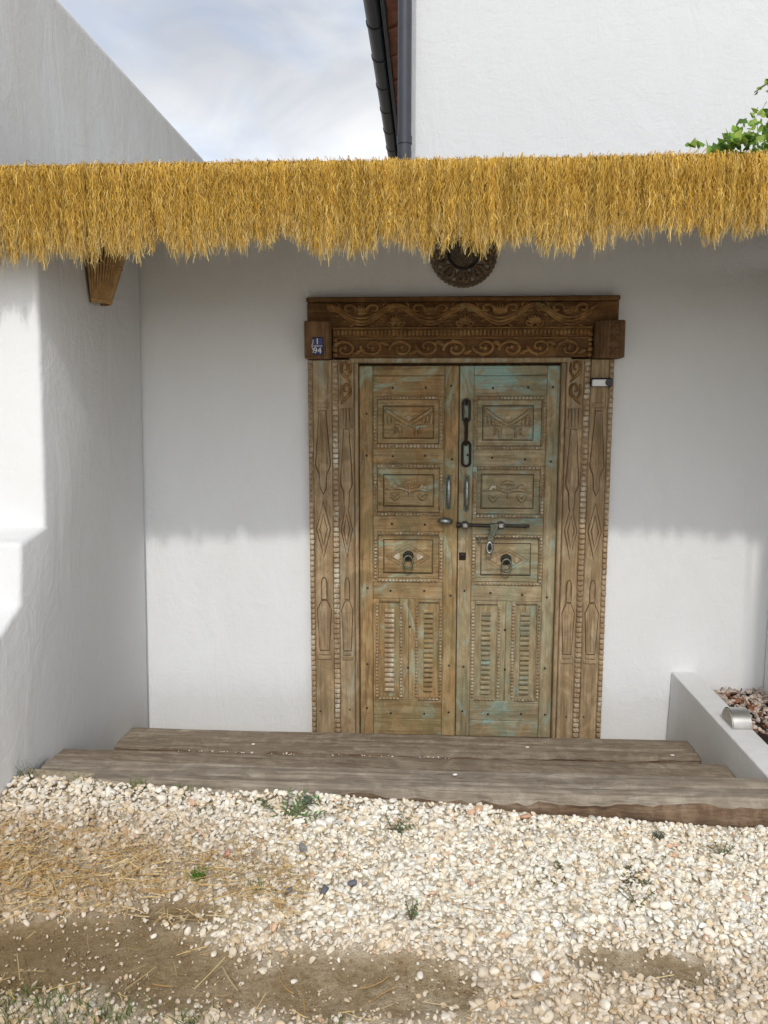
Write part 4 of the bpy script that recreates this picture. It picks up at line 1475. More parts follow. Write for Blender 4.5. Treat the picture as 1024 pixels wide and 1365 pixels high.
# key hole plate
b = MB(); b.box(.002, .036, LY - .004, LY + .001, .868, .906, .004)
kp = b.build('keyhole_plate', M['rust'], RL)
b = MB(); b.tube([(.019 + .008 * math.cos(a), LY - .0045, .889 + .008 * math.sin(a)) for a in np.linspace(0, 2 * PI, 13)[:-1]], .0028, 5, True)
b.build('keyhole', M['black'], RL)
# hanging chain of the right leaf
b = MB()
b.prism([(.012, 1.520), (.009, 1.60), (.014, 1.632), (.028, 1.642), (.042, 1.632), (.047, 1.60), (.044, 1.520), (.028, 1.505)], LY - .001, .003, .002)
b.build('chain_plate', M['brass'], RL)


def link(par, x, zc, hw, hh, r, y, rotz, mat):
    b = MB()
    pts = []
    for a in np.linspace(0, 2 * PI, 25)[:-1]:
        ca, sa = math.cos(a), math.sin(a)
        e = hh - hw
        dx = hw * ca
        pts.append((x + dx * math.cos(rotz), y + dx * math.sin(rotz), zc + hw * sa + (e if sa > 0 else -e)))
    b.tube(pts, r, 7, True)
    b.build('chain_link', M[mat], par, smooth='all')


link(RL, .028, 1.585, .016, .052, .0058, LY - .012, .15, 'iron')
link(RL, .028, 1.487, .011, .062, .0058, LY - .018, 1.25, 'rust')
link(RL, .030, 1.382, .019, .058, .0062, LY - .014, .1, 'rust')
b = MB(); b.tube([(.028, LY - .002, 1.628), (.028, LY - .020, 1.625), (.028, LY - .016, 1.612)], .0065, 7); b.build('staple', M['rust'], RL, smooth='all')

b = MB(); b.box(-.60, .60, .05, .09, 1.76, 1.90, .003); b.build('head_stop', M['corner'], df)  # stop boards added behind the leaf gaps to keep light from showing through
for sg in (-1, 1):
    b = MB(); b.box(*sorted((sg * .44, sg * .60)), .05, .09, -.03, 1.759, .003); b.build('side_stop', M['corner'], df)
b = MB(); b.box(-.045, .030, .036, .048, -.02, 1.79, .002); b.build('meeting_strip', M['corner'], LL)  # also added, blocks light between the two leaves

# ------------------------------------------------------------------ plaque and camera on the frame
pq = thing('number_plaque', 'small dark blue house number tile on the left corner block', 'house number', (-.658, -.112, 1.84))
b = MB(); b.box(-.684, -.634, -.119, -.1105, 1.840, 1.918, .003)
b.build('tile', M['blue'], pq)
b = MB()
b.box(-.681, -.637, -.1203, -.1188, 1.8775, 1.8805, .0004)
b.build('divider', M['white'], pq)


def text(par, s, x, y, z, size, mat):
    cu = bpy.data.curves.new('number', 'FONT')
    cu.body = s
    cu.size = size
    cu.align_x = 'CENTER'
    cu.extrude = .0006
    cu.materials.append(mat)
    tmp = bpy.data.objects.new('number_curve', cu)
    C.objects.link(tmp)
    dg = bpy.context.evaluated_depsgraph_get()
    me = bpy.data.meshes.new_from_object(tmp.evaluated_get(dg))
    bpy.data.objects.remove(tmp)
    o = bpy.data.objects.new('number', me)
    C.objects.link(o)
    o.parent = par
    o.location = Vector((x, y, z)) - WLOC[par.name]
    o.rotation_euler = (R(90), 0, 0)
    return o


text(pq, '1', -.660, -.1198, 1.886, .040, M['white'])
text(pq, '94', -.660, -.1198, 1.846, .038, M['white'])
b = MB()
pts = [(-.682 + .003 * math.sin(q * 1.3), -.1200, 1.848 + q * .0085) for q in range(8)]
b.tube(pts, .0018, 5); b.build('border', M['white'], pq, smooth='all')

sc_ = thing('door_camera', 'small white camera with a round black lens on the right jamb', 'camera', (.637, -.06, 1.71))
b = MB(); b.box(.590, .690, FY - .022, FY - .001, 1.694, 1.734, .006); b.build('back_mount', M['black'], sc_)
b = MB(); b.box(.594, .668, FY - .042, FY - .0225, 1.696, 1.727, .004); b.build('body', M['white'], sc_)
b = MB(); b.tube([(.668, FY - .010, 1.7125), (.668, FY - .046, 1.7125)], .0165, 16); b.build('lens', M['black'], sc_, smooth=True)
b = MB(); b.tube([(.668, FY - .0465, 1.7125), (.668, FY - .048, 1.7125)], .007, 12); b.build('lens_glass', M['black'], sc_, smooth=True)

# ------------------------------------------------------------------ timber steps
def sleeper(name, label, pb, pf, zt, th, mat, seed, worn=.010):
    """pb/pf: back and front edges as (x0,y0),(x1,y1); zt: top heights at left/right ends"""
    nx, ny, nz = 110, 40, 12
    rr = np.random.default_rng(seed)
    U, Vv = np.meshgrid(np.linspace(0, 1, nx), np.linspace(0, 1, 2 * ny + 2 * nz, endpoint=False), indexing='ij')
    # cross-section: rounded rectangle walked round
    k = 2 * (ny + nz)
    sec = []
    for i in range(ny): sec.append((i / ny, 1.0))            # top back->front
    for i in range(nz): sec.append((1.0, 1 - i / nz))        # front, downwards
    for i in range(ny): sec.append((1 - i / ny, 0.0))
    for i in range(nz): sec.append((0.0, i / nz))
    sec = np.array(sec)
    us = np.linspace(0, 1, nx)
    xb = pb[0][0] + (pb[1][0] - pb[0][0]) * us; yb = pb[0][1] + (pb[1][1] - pb[0][1]) * us
    xf = pf[0][0] + (pf[1][0] - pf[0][0]) * us; yf = pf[0][1] + (pf[1][1] - pf[0][1]) * us
    z1 = zt[0] + (zt[1] - zt[0]) * us
    s, t = sec[:, 0][None], sec[:, 1][None]
    X = xb[:, None] * (1 - s) + xf[:, None] * s
    Y = yb[:, None] * (1 - s) + yf[:, None] * s
    Z = (z1 - th)[:, None] * (1 - t) + z1[:, None] * t
    # round the long arrises and wear the surface
    edge = np.exp(-((1 - s) / .07) ** 2) * np.exp(-((1 - t) / .16) ** 2)
    edgeb = np.exp(-(s / .05) ** 2) * np.exp(-((1 - t) / .12) ** 2)
    Z = Z - worn * (edge * (.4 + 1.1 * vnoise(X, Y + seed, 7) + 1.0 * vnoise(X, Y + 3 + seed, 27)) + .6 * edgeb)
    Y = Y + worn * .7 * edge
    Z = Z + (t > .9) * (.007 * (vnoise(X * .5, Y + seed, 3.1) - .5) + .006 * (vnoise(X * .25, Y * 3 + seed, 12) - .5))
    Y = Y + (s > .97) * .012 * (vnoise(X, Z * 3 + seed, 5) - .5) + (s > .97) * .014 * (vnoise(X * .3, Z * 6 + seed, 18) - .5) + (s > .97) * .008 * (vnoise(X, Z * 2 + seed, 40) - .5)
    # a long drying crack in the top
    cpos = .50 + .07 * np.sin(us * 5 + seed) + .03 * np.sin(us * 13 + seed) + .02 * (vnoise(us, us * 0 + seed, 40) - .5)
    crack = np.exp(-(((s - cpos[:, None]) * 40 / 1.1) ** 2)) * (t > .95) * (vnoise(X, Y * 0 + seed, 1.7) > .38)
    Z = Z - .013 * crack
    for q in range(4):       # shorter checks
        c2 = .15 + .22 * q + .03 * np.sin(us * 7 + q * 2 + seed)
        Z = Z - .006 * np.exp(-(((s - c2[:, None]) * 40 / .9) ** 2)) * (t > .95) * (vnoise(X, Y * 0 + seed + 3 * q, 2.4) > .60)
    V = np.stack([X, Y, Z], -1).reshape(-1, 3)
    a = (np.arange(nx - 1)[:, None] * k + np.arange(k)[None]).ravel()
    b2 = (np.arange(nx - 1)[:, None] * k + (np.arange(k)[None] + 1) % k).ravel()
    F = np.stack([a, b2, b2 + k, a + k], -1)
    me_v = list(map(tuple, V)); me_f = [tuple(f) for f in F.tolist()]
    me_f.append(tuple(range(k))[::-1]); me_f.append(tuple((nx - 1) * k + i for i in range(k)))
    b = MB(); b.v = me_v; b.f = me_f
    o = b.build(name, mat, loc=(0, (pb[0][1] + pf[0][1]) / 2, zt[0] - th), smooth=True)
    o.data.materials.append(M['sleeper_red'])
    for p_ in o.data.polygons:
        if p_.index < (nx - 1) * k and ny <= p_.index % k < ny + nz:
            p_.material_index = 1
    tag(o, label, 'timber step', 'railway sleepers laid as steps')
    return o


sleeper('timber_sleeper', 'lowest and rearmost timber sleeper, directly under the carved door', ((-1.60, -.235), (1.045, -.285)), ((-1.60, -.475), (1.045, -.50)), (.085, .098), .13, M['sleeper_brown'], 3)
sleeper('timber_sleeper', 'middle timber sleeper, narrow strip between lowest and front steps', ((-1.548, -.945), (1.034, -.735)), ((-1.60, -1.125), (1.034, -1.112)), (.296, .197), .24, M['sleeper_brown'], 5, .010)
sleeper('timber_sleeper', 'front timber sleeper with dark red-brown worn face, bordering the pebbles', ((-1.535, -1.10), (1.020, -1.115)), ((-1.53, -1.285), (1.022, -1.305)), (.322, .326), .24, M['sleeper'], 11, .018)

# ------------------------------------------------------------------ pebbles
ICO_LEVEL = 2


def ico():
    bm = bmesh.new()
    bmesh.ops.create_icosphere(bm, subdivisions=ICO_LEVEL, radius=1)
    v = np.array([x.co[:] for x in bm.verts]); f = np.array([[q.index for q in x.verts] for x in bm.faces])
    bm.free()
    return v, f


IV, IF = ico()


def stone_shape(r):
    """an angular tumbled stone: a sphere with some planes knocked off"""
    v = IV.copy()
    for _ in range(r.integers(7, 12)):
        d = r.normal(size=3); d /= np.linalg.norm(d)
        h = r.uniform(.55, .88)
        e = v @ d
        v -= np.clip(e - h, 0, None)[:, None] * d * .9
    v *= 1 + .015 * r.normal(size=(len(v), 1))
    return v


SHAPES = [stone_shape(rng) for _ in range(60)]


def rotm(n, r):
    q = r.normal(size=(n, 4)); q[:, 1:3] *= .38
    q /= np.linalg.norm(q, axis=1, keepdims=True)
    w, x, y, z = q.T
    return np.stack([np.stack([1 - 2 * (y * y + z * z), 2 * (x * y - z * w), 2 * (x * z + y * w)], -1),
                     np.stack([2 * (x * y + z * w), 1 - 2 * (x * x + z * z), 2 * (y * z - x * w)], -1),
                     np.stack([2 * (x * z - y * w), 2 * (y * z + x * w), 1 - 2 * (x * x + y * y)], -1)], -2)


def stones(name, xy, z, rad, col, parent=None):
    n = len(xy)
    sh = np.array(SHAPES)[rng.integers(0, len(SHAPES), n)]
    sc = rad[:, None] * np.stack([rng.uniform(.95, 1.35, n), rng.uniform(.75, 1.05, n), rng.uniform(.42, .70, n)], -1)
    v = sh * sc[:, None]
    v = np.einsum('nij,nkj->nki', rotm(n, rng), v)
    v += np.concatenate([xy, z[:, None]], 1)[:, None]
    nv = len(IV)
    F = (IF[None] + (np.arange(n) * nv)[:, None, None]).reshape(-1, 3)
    cc = np.repeat(col, nv, 0)
    return np_mesh(name, v.reshape(-1, 3), F, M['pebble'], cc, smooth=False, kind='stuff', soft=True)


def pebble_cols(x, y, n):
    base = np.array([(.87, .80, .66), (.90, .86, .76), (.83, .72, .55), (.76, .62, .43), (.86, .82, .73), (.70, .59, .43), (.56, .53, .48), (.72, .48, .33)])
    c = base[rng.choice(8, n, p=[.30, .27, .16, .07, .12, .04, .025, .015])] * rng.uniform(.85, 1.08, (n, 1))
    # stones lying in trodden, strawy earth on the left and along the wheel track are coated with brown dust
    left = np.clip((-.55 - x + .25 * (vnoise(x, y, 4) - .5)) / .55, 0, 1) * np.clip((-1.36 - y) / .2, .25, 1)
    track = np.clip((-1.90 - y + .15 * (vnoise(x, y, 5) - .5)) / .18, 0, 1)
    d = np.clip(np.maximum(left * .75, track * .55) * rng.uniform(.35, 1.2, n), 0, .85)[:, None]
    return np.clip(c * (1 - d) + np.array((.46, .31, .155)) * d, 0, .90)


NP = 25500
px = rng.uniform(-1.66, 1.28, NP * 2); py = rng.uniform(-2.41, -1.315, NP * 2)
px, py = px[:int(NP * 1.10)], py[:int(NP * 1.10)]
# density: dense everywhere but thin on the bare troughs and by the straw
dens = np.ones_like(px)
mdm = mud(px, py)
mf = sum(mud(px + dx_, py + dy_).astype(float) for dx_, dy_ in ((0, 0), (.05, 0), (-.05, 0), (0, .035), (0, -.035), (.03, .025), (-.03, -.025))) / 7
dens = np.maximum((1 - mf) ** 2.0, .020)
strawz = (px < -.60 + .3 * (vnoise(px, py, 4) - .5)) & (py < -1.62) & (py > -2.0)
dens = np.where(strawz & ~mdm, .62 * dens, dens)
low = (py < -2.16 + .1 * (vnoise(px, py, 6) - .5)) & (px < .1)
dens = np.where(low & ~mdm, .42 * dens, dens)
inwall = (px < -1.545) & (py > -1.64)
inlow = (px > 1.02) & (px < 1.18)
keep = (rng.random(len(px)) < dens) & ~inwall & ~inlow
px, py = px[keep], py[keep]
n = len(px)
rad = np.clip(rng.lognormal(math.log(.0079), .31, n), .0042, .0165)
rad = np.where(mud(px, py), rad * .7, rad)
pz = gz(px, py) + rng.uniform(-.003, .011, n) - .002 * (rad < .007) - .010 * mud(px, py)
# heaped a little against the front sleeper
pz += .020 * np.clip((py + 1.42) / .10, 0, 1) * np.clip(.6 - px, 0, 1.2) * .6
stones('gravel', np.stack([px, py], -1), pz, rad, pebble_cols(px, py, n))['label'] = 'cream pebbles'
# smaller chips between them
ICO_LEVEL = 1
IV, IF = ico()
SHAPES = [stone_shape(rng) for _ in range(40)]
n = 15000
px = rng.uniform(-1.9, 1.4, n); py = rng.uniform(-2.5, -1.31, n)
kp_ = ~(mud(px, py) & (rng.random(n) < .84)) & ~((px < -1.545) & (py > -1.64)) & ~((px > 1.02) & (px < 1.18))
px, py = px[kp_], py[kp_]
n = len(px)
stones('gravel_chips', np.stack([px, py], -1), gz(px, py) + rng.uniform(-.002, .006, n) - .010 * mud(px, py), rng.uniform(.0025, .0065, n), pebble_cols(px, py, n))
ICO_LEVEL = 2
IV, IF = ico()
SHAPES = [stone_shape(rng) for _ in range(40)]
# crumbs of earth on the bare troughs
n = 30000
px = rng.uniform(-1.66, .7, n); py = rng.uniform(-2.36, -1.85, n)
kp_ = mud(px, py) & (rng.random(n) < .15 + .85 * (vnoise(px, py, 12) > .55))
px, py = px[kp_], py[kp_]
n = len(px)
IV_, IF_, SH_ = IV, IF, SHAPES
ICO_LEVEL = 1
IV, IF = ico()
SHAPES = [stone_shape(rng) for _ in range(30)]
stones('earth_crumbs', np.stack([px, py], -1), gz(px, py) - .0125 + rng.uniform(0, .004, n), np.clip(rng.lognormal(math.log(.0017), .5, n), .0008, .006),
       np.array([(.30, .215, .115), (.40, .31, .19), (.52, .43, .30), (.22, .15, .075)])[rng.choice(4, n)] * rng.uniform(.8, 1.1, (n, 1)))
IV, IF, SHAPES = IV_, IF_, SH_
# pebbles and dead leaves in the planter
n = 330
px = rng.uniform(1.17, 1.47, n); py = -rng.random(n) ** 1.2 * .50 - .01
stones('planter_gravel', np.stack([px, py], -1), .232 + rng.uniform(0, .014, n), rng.uniform(.008, .017, n),
       np.clip(np.array([(.60, .50, .42)]) * rng.uniform(.6, 1.15, (n, 1)), 0, 1))
# crumbs of gravel caught behind the lowest sleeper and on the treads
n = 46
t = rng.random(n)
px = -1.25 + 1.2 * t
py = -.49 - .015 * rng.random(n) - .01 * t
stones('gravel_crumbs', np.stack([px, py], -1), .085 + .005 * rng.random(n), rng.uniform(.0025, .0055, n), pebble_cols(px, py - .6, n))

# single stones that stand out
def single_stone(x, y, r, colr, label, dz=.018, cat='stone'):
    sh = stone_shape(rng) * r * .78 * np.array([1.25, .95, .55])
    z = float(gz(x, y)) + dz
    q = rotm(1, rng)[0]
    v = sh @ q.T + np.array([x, y, z])
    o = np_mesh('stone', v, IF, M['pebble'], np.tile(np.array(colr), (len(v), 1)), smooth=True, loc=(x, y, z - r * .6))
    tag(o, label, cat)
    return o


single_stone(-.543, -1.352, .024, (.16, .165, .17), 'flat grey stone close to the front timber step')
single_stone(-.512, -1.637, .019, (.20, .20, .20), 'mid-grey stone among the pebbles below the feathery weed')
single_stone(-.427, -1.815, .019, (.13, .13, .14), 'dark grey stone left of its twin in the pale pebbles')
single_stone(-.354, -1.780, .017, (.14, .15, .17), 'dark blue-grey stone, right of two near the middle')
single_stone(-.524, -1.826, .015, (.15, .15, .15), 'small charcoal stone right of the lone grass tuft')
single_stone(-.733, -1.672, .020, (.50, .25, .19), 'reddish pink stone lying in the cream pebbles')
single_stone(-.163, -2.105, .013, (.76, .70, .60), 'pale square stone lying on the bare sandy patch', .006)
single_stone(.108, -2.115, .018, (.82, .78, .70), 'bright white oval stone near the bottom edge', .022)
single_stone(-.425, -2.065, .012, (.70, .60, .46), 'cream stone standing on the left side of the sandy patch', .006)
single_stone(.02, -1.345, .022, (.62, .38, .24), 'rust-orange stone just below the front timber step')
single_stone(.175, -1.35, .022, (.60, .35, .22), 'orange-brown stone beside the front step, right of the middle')

# white flakes on the steps
for i, (x, y, z, lb) in enumerate([(-.93, -.42, .092, 'white chip on the left part of the lowest sleeper'), (.30, -.40, .098, 'white chip on the lowest sleeper right of the door'),
                                   (.92, -.46, .102, 'white chip at the right end of the lowest sleeper'), (-.05, -1.17, .330, 'white chip on the front sleeper near its middle')]):
    o = np_mesh('stone_chip', stone_shape(rng) * np.array([.010, .007, .003]) + np.array([x, y, z]), IF, M['pebble'], np.tile(np.array((.82, .80, .76)), (len(IV), 1)), loc=(x, y, z))
    tag(o, lb, 'stone chip')

# ------------------------------------------------------------------ straw, grass, weeds
def ribbons(name, P, w, col, mat, kind='stuff', loc=(0, 0, 0), parent=None, up=None):
    """P: n,S,3 centre lines; w: n,S half widths"""
    n, S, _ = P.shape
    T = np.gradient(P, axis=1)
    T /= np.linalg.norm(T, axis=2, keepdims=True) + 1e-9
    ref = rng.normal(size=(n, 1, 3)) if up is None else up
    off = np.cross(T, np.broadcast_to(ref, P.shape))
    off /= np.linalg.norm(off, axis=2, keepdims=True) + 1e-9
    off *= w[..., None]
    V = np.stack([P - off, P + off], 2).reshape(-1, 3)
    bi = (np.arange(n) * S * 2)[:, None] + (np.arange(S - 1) * 2)[None]
    F = np.stack([bi, bi + 1, bi + 3, bi + 2], -1).reshape(-1, 4)
    cc = np.repeat(np.repeat(col[:, None], S, 1), 2, 1).reshape(-1, 3)
    return np_mesh(name, V, F, mat, cc, loc=loc, parent=parent, kind=kind)


def lying(n, x, y, lmin, lmax, zoff=.014):
    a = rng.uniform(0, PI, n); L = rng.uniform(lmin, lmax, n); S = 5
    t = np.linspace(-.5, .5, S)[None]
    bend = rng.normal(0, .20, n)[:, None] * L[:, None] * (t ** 2 - .1)
    X = x[:, None] + np.cos(a)[:, None] * L[:, None] * t - np.sin(a)[:, None] * bend
    Y = y[:, None] + np.sin(a)[:, None] * L[:, None] * t + np.cos(a)[:, None] * bend
    Z = gz(X, Y) + zoff + rng.uniform(-.004, .012, n)[:, None] + rng.normal(0, .10, n)[:, None] * L[:, None] * t
    return np.stack([X, Y, Z], -1)


n1 = 2800
sx1 = -1.62 + 1.15 * rng.random(n1) ** 1.5; sy1 = rng.normal(-1.80, .11, n1)
n2 = 130
sx2 = rng.uniform(-1.3, .5, n2); sy2 = rng.normal(-2.20, .07, n2)
n3 = 150
sx3 = rng.uniform(-1.4, .9, n3); sy3 = rng.uniform(-2.1, -1.35, n3)
SX, SY = np.concatenate([sx1, sx2, sx3]), np.concatenate([sy1, sy2, sy3])
sel = ~((SX < -1.53) & (SY > -1.64)) & (SY < -1.34) & ~(mud(SX, SY) & (rng.random(len(SX)) < .75))
SX, SY = SX[sel], SY[sel]
P = lying(len(SX), SX, SY, .02, .085)
cs = np.array([(.58, .36, .12), (.66, .47, .20), (.44, .25, .08), (.72, .57, .30)])[rng.choice(4, len(SX))] * rng.uniform(.8, 1.1, (len(SX), 1))
ribbons('scattered_straw', P, np.full(P.shape[:2], .0008) * rng.uniform(.6, 1.5, (len(SX), 1)), cs, M['dry'])
n4 = 13
P = lying(n4, rng.uniform(-1.3, .15, n4), rng.normal(-2.19, .05, n4), .08, .24, .022)
ribbons('dry_stalks', P, np.full(P.shape[:2], .0012), np.array([(.44, .33, .16)]) * rng.uniform(.8, 1.1, (n4, 1)), M['dry'])


def blades(name, x, y, spread, n, h, hs=.4, loc=None, z=None, col=(.16, .26, .06), kind=None, w=.0016, label=None, cat=None):
    S = 6
    bx = x + rng.normal(0, spread, n); by = y + rng.normal(0, spread * .6, n)
    bz = (gz(bx, by) if z is None else np.full(n, z))
    L = h * rng.uniform(1 - hs, 1 + hs, n); a = rng.uniform(0, 2 * PI, n); lean = rng.uniform(.2, .9, n)
    t = np.linspace(0, 1, S)[None]
    X = bx[:, None] + np.cos(a)[:, None] * (L * lean)[:, None] * t ** 1.7
    Y = by[:, None] + np.sin(a)[:, None] * (L * lean)[:, None] * t ** 1.7
    Z = bz[:, None] + L[:, None] * (t - .35 * lean[:, None] * t ** 2.2)
    P = np.stack([X, Y, Z], -1)
    W = np.full(P.shape[:2], w) * (1.05 - t)
    c = np.array([col]) * rng.uniform(.65, 1.3, (n, 1)) + rng.uniform(0, .03, (n, 1)) * np.array([(1, .7, 0)])
    o = ribbons(name, P, W, np.clip(c, 0, 1), M['green'], kind, loc=loc or (x, y, float(bz.mean())))
    if label: tag(o, label, cat)
    return o


bl = []
S = 6
for (x, y, n, h, sp) in ((-1.04, -2.29, 110, .040, .07), (-.92, -2.27, 60, .036, .05), (-.82, -2.28, 60, .040, .045), (-.66, -2.29, 50, .04, .03), (-1.10, -2.24, 40, .030, .06), (-.35, -2.27, 24, .036, .02)):
    bl.append((x, y, n, h, sp))
xs_ = np.concatenate([np.full(n, x) + rng.normal(0, sp, n) for x, y, n, h, sp in bl])
ys_ = np.concatenate([np.full(n, y) + rng.normal(0, sp * .5, n) for x, y, n, h, sp in bl])
hs_ = np.concatenate([np.full(n, h) * rng.uniform(.5, 1.5, n) for x, y, n, h, sp in bl])
nb = len(xs_)
a = rng.uniform(0, 2 * PI, nb); le = rng.uniform(.2, 1, nb); t = np.linspace(0, 1, S)[None]
P = np.stack([xs_[:, None] + np.cos(a)[:, None] * (hs_ * le)[:, None] * t ** 1.6, ys_[:, None] + np.sin(a)[:, None] * (hs_ * le)[:, None] * t ** 1.6,
              gz(xs_, ys_)[:, None] + hs_[:, None] * (t - .35 * le[:, None] * t ** 2)], -1)
ribbons('grass', P, np.full(P.shape[:2], .0016) * (1.05 - t), np.array([(.13, .19, .055)]) * rng.uniform(.6, 1.4, (nb, 1)), M['green'])

G_ = 'blade'
blades('grass_tuft', -.79, -1.768, .012, 60, .032, label='bright green lone grass tuft in the middle of the left pebbles', cat='grass tuft', col=(.12, .27, .04), w=.002)
blades('grass_tuft', -1.127, -1.322, .018, 45, .048, label='grass tuft leaning on pebbles near the left end of the front sleeper', cat='grass tuft', col=(.14, .21, .06), w=.0022)
blades('grass_tuft', -1.31, -1.315, .025, 28, .040, label='sparse grass tuft by the left end of the steps', cat='grass tuft', col=(.15, .20, .07))
blades('grass_tuft', -.976, -1.312, .016, 18, .050, label='thin grass tuft growing against the front sleeper, nearest to the door', cat='grass tuft', col=(.15, .21, .08))
blades('grass_tuft', -1.52, -1.30, .018, 26, .075, label='tall grass tuft at the foot of the stepped wall', cat='grass tuft', col=(.12, .16, .055))
blades('grass_tuft', -.611, -1.806, .014, 22, .030, label='small dull grass tuft left of the dark grey stones', cat='grass tuft', col=(.18, .25, .06))


def sprig(name, x, y, h, arms, nl, ll, label, col, heading=None, flat=.5, z=None):
    """a small weed: stem part and leaf parts"""
    z0 = float(gz(x, y)) + .010 if z is None else z
    t0 = thing(name, label, 'weed', (x, y, z0))
    stem = MB()
    lp, lc_ = [], []
    for k_ in range(arms):
        a = (heading if heading is not None else 0) + (k_ - (arms - 1) / 2) * (2.2 / max(1, arms)) + random.uniform(-.3, .3)
        d = Vector((math.cos(a) * flat, math.sin(a) * flat * .7, 1 - flat)).normalized()
        pts = [Vector((x, y, z0 - .01)) + d * (h * q / 4) + Vector((0, 0, -.10 * h * (q / 4) ** 2)) for q in range(5)]
        stem.tube(pts, [.0014, .0013, .0012, .001, .0006], 5)
        for q in range(nl):
            u = .2 + .8 * q / nl
            p = pts[min(4, int(u * 4))].lerp(pts[min(4, int(u * 4) + 1)], u * 4 - int(u * 4))
            for sg in (-1, 1):
                side = Vector((-d.y, d.x, random.uniform(.0, .5))).normalized() * sg + d * .6
                side.normalize()
                L = ll * (1.1 - .6 * u) * random.uniform(.7, 1.2)
                lp.append([tuple(p + side * (L * s_) + Vector((0, 0, -.25 * L * s_ * s_))) for s_ in (0, .3, .65, 1)])
                lc_.append(np.array(col) * random.uniform(1.0, 1.9))
    stem.build('stem', M['stem'], t0, smooth='all')
    P = np.array(lp)
    W = np.tile(np.array([.0006, .0027, .0024, .0003]) * (ll / .02) ** .6, (len(P), 1))
    ribbons('leaf', P, W, np.clip(np.array(lc_), 0, 1), M['green'], 'stuff', loc=(x, y, z0), parent=t0, up=np.array([0, 0, 1.]) + rng.normal(0, .4, (len(P), 1, 3)))
    return t0


sprig('weed', -.60, -1.462, .15, 6, 7, .034, 'feathery dark green weed spreading over white pebbles below the steps', (.095, .165, .055), heading=1.2, flat=.75)
sprig('weed', -.189, -1.900, .065, 3, 5, .017, 'small upright weed sprig just above the bare sandy patch', (.09, .14, .06), heading=1.5, flat=.25)
sprig('weed', -.251, -1.497, .08, 4, 5, .020, 'small weed in the pebbles below the front sleeper, near the door middle', (.10, .14, .06), heading=1.0, flat=.7)
sprig('weed', .252, -1.68, .095, 5, 5, .021, 'sprawling brownish weed right of centre, left of its neighbour', (.13, .14, .06), heading=2.4, flat=.85)
sprig('weed', .415, -1.665, .09, 5, 5, .021, 'olive weed flat on the pebbles, right of the sprawling brownish one', (.12, .14, .05), heading=.6, flat=.85)
sprig('weed', .428, -1.775, .075, 3, 4, .016, 'thin weed stem lowest of the three right-hand weeds', (.12, .14, .06), heading=1.6, flat=.6)
sprig('weed', .585, -1.425, .038, 5, 4, .018, 'compact blue-green weed near the right end of the front sleeper', (.06, .10, .07), heading=1.5, flat=.5)
sprig('weed', .753, -1.505, .06, 4, 4, .018, 'rightmost small weed among the white pebbles', (.08, .13, .05), heading=1.5, flat=.6)
sprig('weed', -.86, -1.45, .04, 3, 4, .013, 'tiny weed in the pebbles left of the feathery one', (.12, .17, .06), heading=1.6, flat=.6)

# dead leaves in the planter
n = 150
px = rng.uniform(1.18, 1.46, n); py = -rng.random(n) * .62 - .02
S = 4
a = rng.uniform(0, 2 * PI, n); L = rng.uniform(.02, .05, n); t = np.linspace(-.5, .5, S)[None]
P = np.stack([px[:, None] + np.cos(a)[:, None] * L[:, None] * t, py[:, None] + np.sin(a)[:, None] * L[:, None] * t,
              .250 + rng.uniform(-.006, .014, n)[:, None] + rng.normal(0, .3, n)[:, None] * L[:, None] * t + .2 * L[:, None] * t ** 2], -1)
W = np.tile(np.array([.001, .006, .006, .001]), (n, 1)) * rng.uniform(.5, 1.2, (n, 1))
ribbons('dead_leaves', P, W, np.array([(.20, .075, .035)]) * rng.uniform(.5, 1.5, (n, 1)), M['dry'], up=np.array([0, 0, 1.]) + rng.normal(0, .4, (n, 1, 3)))

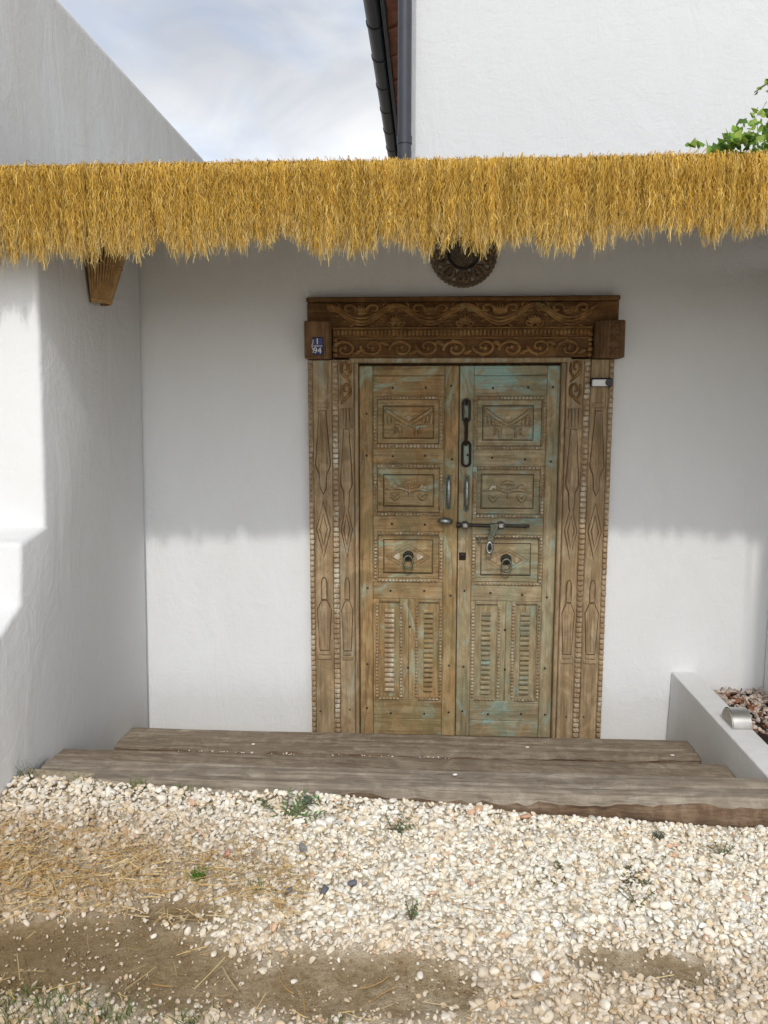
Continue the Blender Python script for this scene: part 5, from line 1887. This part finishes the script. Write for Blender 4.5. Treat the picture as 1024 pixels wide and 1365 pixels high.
# ------------------------------------------------------------------ climbing vine, upper right
vn = thing('climbing_vine', 'green climbing vine with loose tendrils above the straw fringe at right', 'vine', (1.40, -.98, .25))
st_pts = [
    [(1.42, -1.0, .22), (1.43, -1.02, 1.2), (1.40, -1.0, 2.2), (1.32, -.92, 2.58), (1.18, -.82, 2.62), (1.02, -.78, 2.565)],
    [(1.32, -.92, 2.58), (1.26, -.80, 2.72), (1.18, -.76, 2.77), (1.06, -.74, 2.755), (1.00, -.745, 2.715)],
]
for pts in st_pts:
    b = MB()
    sm = []
    for i in range(len(pts) - 1):
        for q in range(5):
            sm.append(Vector(pts[i]).lerp(Vector(pts[i + 1]), q / 5))
    sm.append(Vector(pts[-1]))
    b.tube(sm, [max(.0018, .0045 - .00012 * i) for i in range(len(sm))], 5)
    b.build('stem', M['stem'], vn, smooth='all')


def leaf_mesh(name, shade):
    o = [(0, 0), (.30, -.16), (.50, .10), (.46, .40), (.24, .72), (0, 1.0), (-.24, .72), (-.46, .40), (-.50, .10), (-.30, -.16)]
    V = [(0, .35, .06)] + [(x, y, .05 * math.cos(3 * x) - .25 * abs(x) * .3) for x, y in o]
    F = [(0, 1 + i, 1 + (i + 1) % 10) for i in range(10)]
    me = bpy.data.meshes.new(name)
    me.from_pydata(V, [], F)
    a = me.color_attributes.new('col', 'FLOAT_COLOR', 'POINT')
    for i in range(len(V)):
        a.data[i].color = (*shade, 1)
    me.polygons.foreach_set('use_smooth', [True] * len(me.polygons))
    me.materials.append(M['leafy'])
    return me


LM = [leaf_mesh('vine_leaf', c) for c in ((.17, .34, .035), (.24, .42, .05), (.09, .19, .03), (.34, .46, .08))]


def put_leaf(x, y, z, s):
    o = bpy.data.objects.new('leaf', random.choice(LM))
    C.objects.link(o)
    o.parent = vn
    o.location = Vector((x, y, z)) - WLOC[vn.name]
    o.rotation_euler = (random.uniform(.3, 1.5), random.uniform(-.7, .7), random.uniform(-1.6, 1.6))
    o.scale = (s, s, s)


for _ in range(560):
    x = random.uniform(.84, 1.26)
    hgt = .115 * min(1, max(.12, (x - .84) / .14))
    put_leaf(x, random.uniform(-.96, -.66), 2.490 + random.random() ** 1.5 * hgt * 1.3, random.uniform(.016, .034))
for pts in st_pts[1:2]:
    for _ in range(46):
        i = random.randrange(len(pts) - 1)
        p = Vector(pts[i]).lerp(Vector(pts[i + 1]), random.random())
        put_leaf(p.x + random.uniform(-.012, .012), p.y, p.z + random.uniform(-.03, .012), random.uniform(.012, .026))
for x in (.765, .775, .785, .80, .815, .83):
    put_leaf(x, -.80, 2.515 + random.uniform(0, .012), .03)
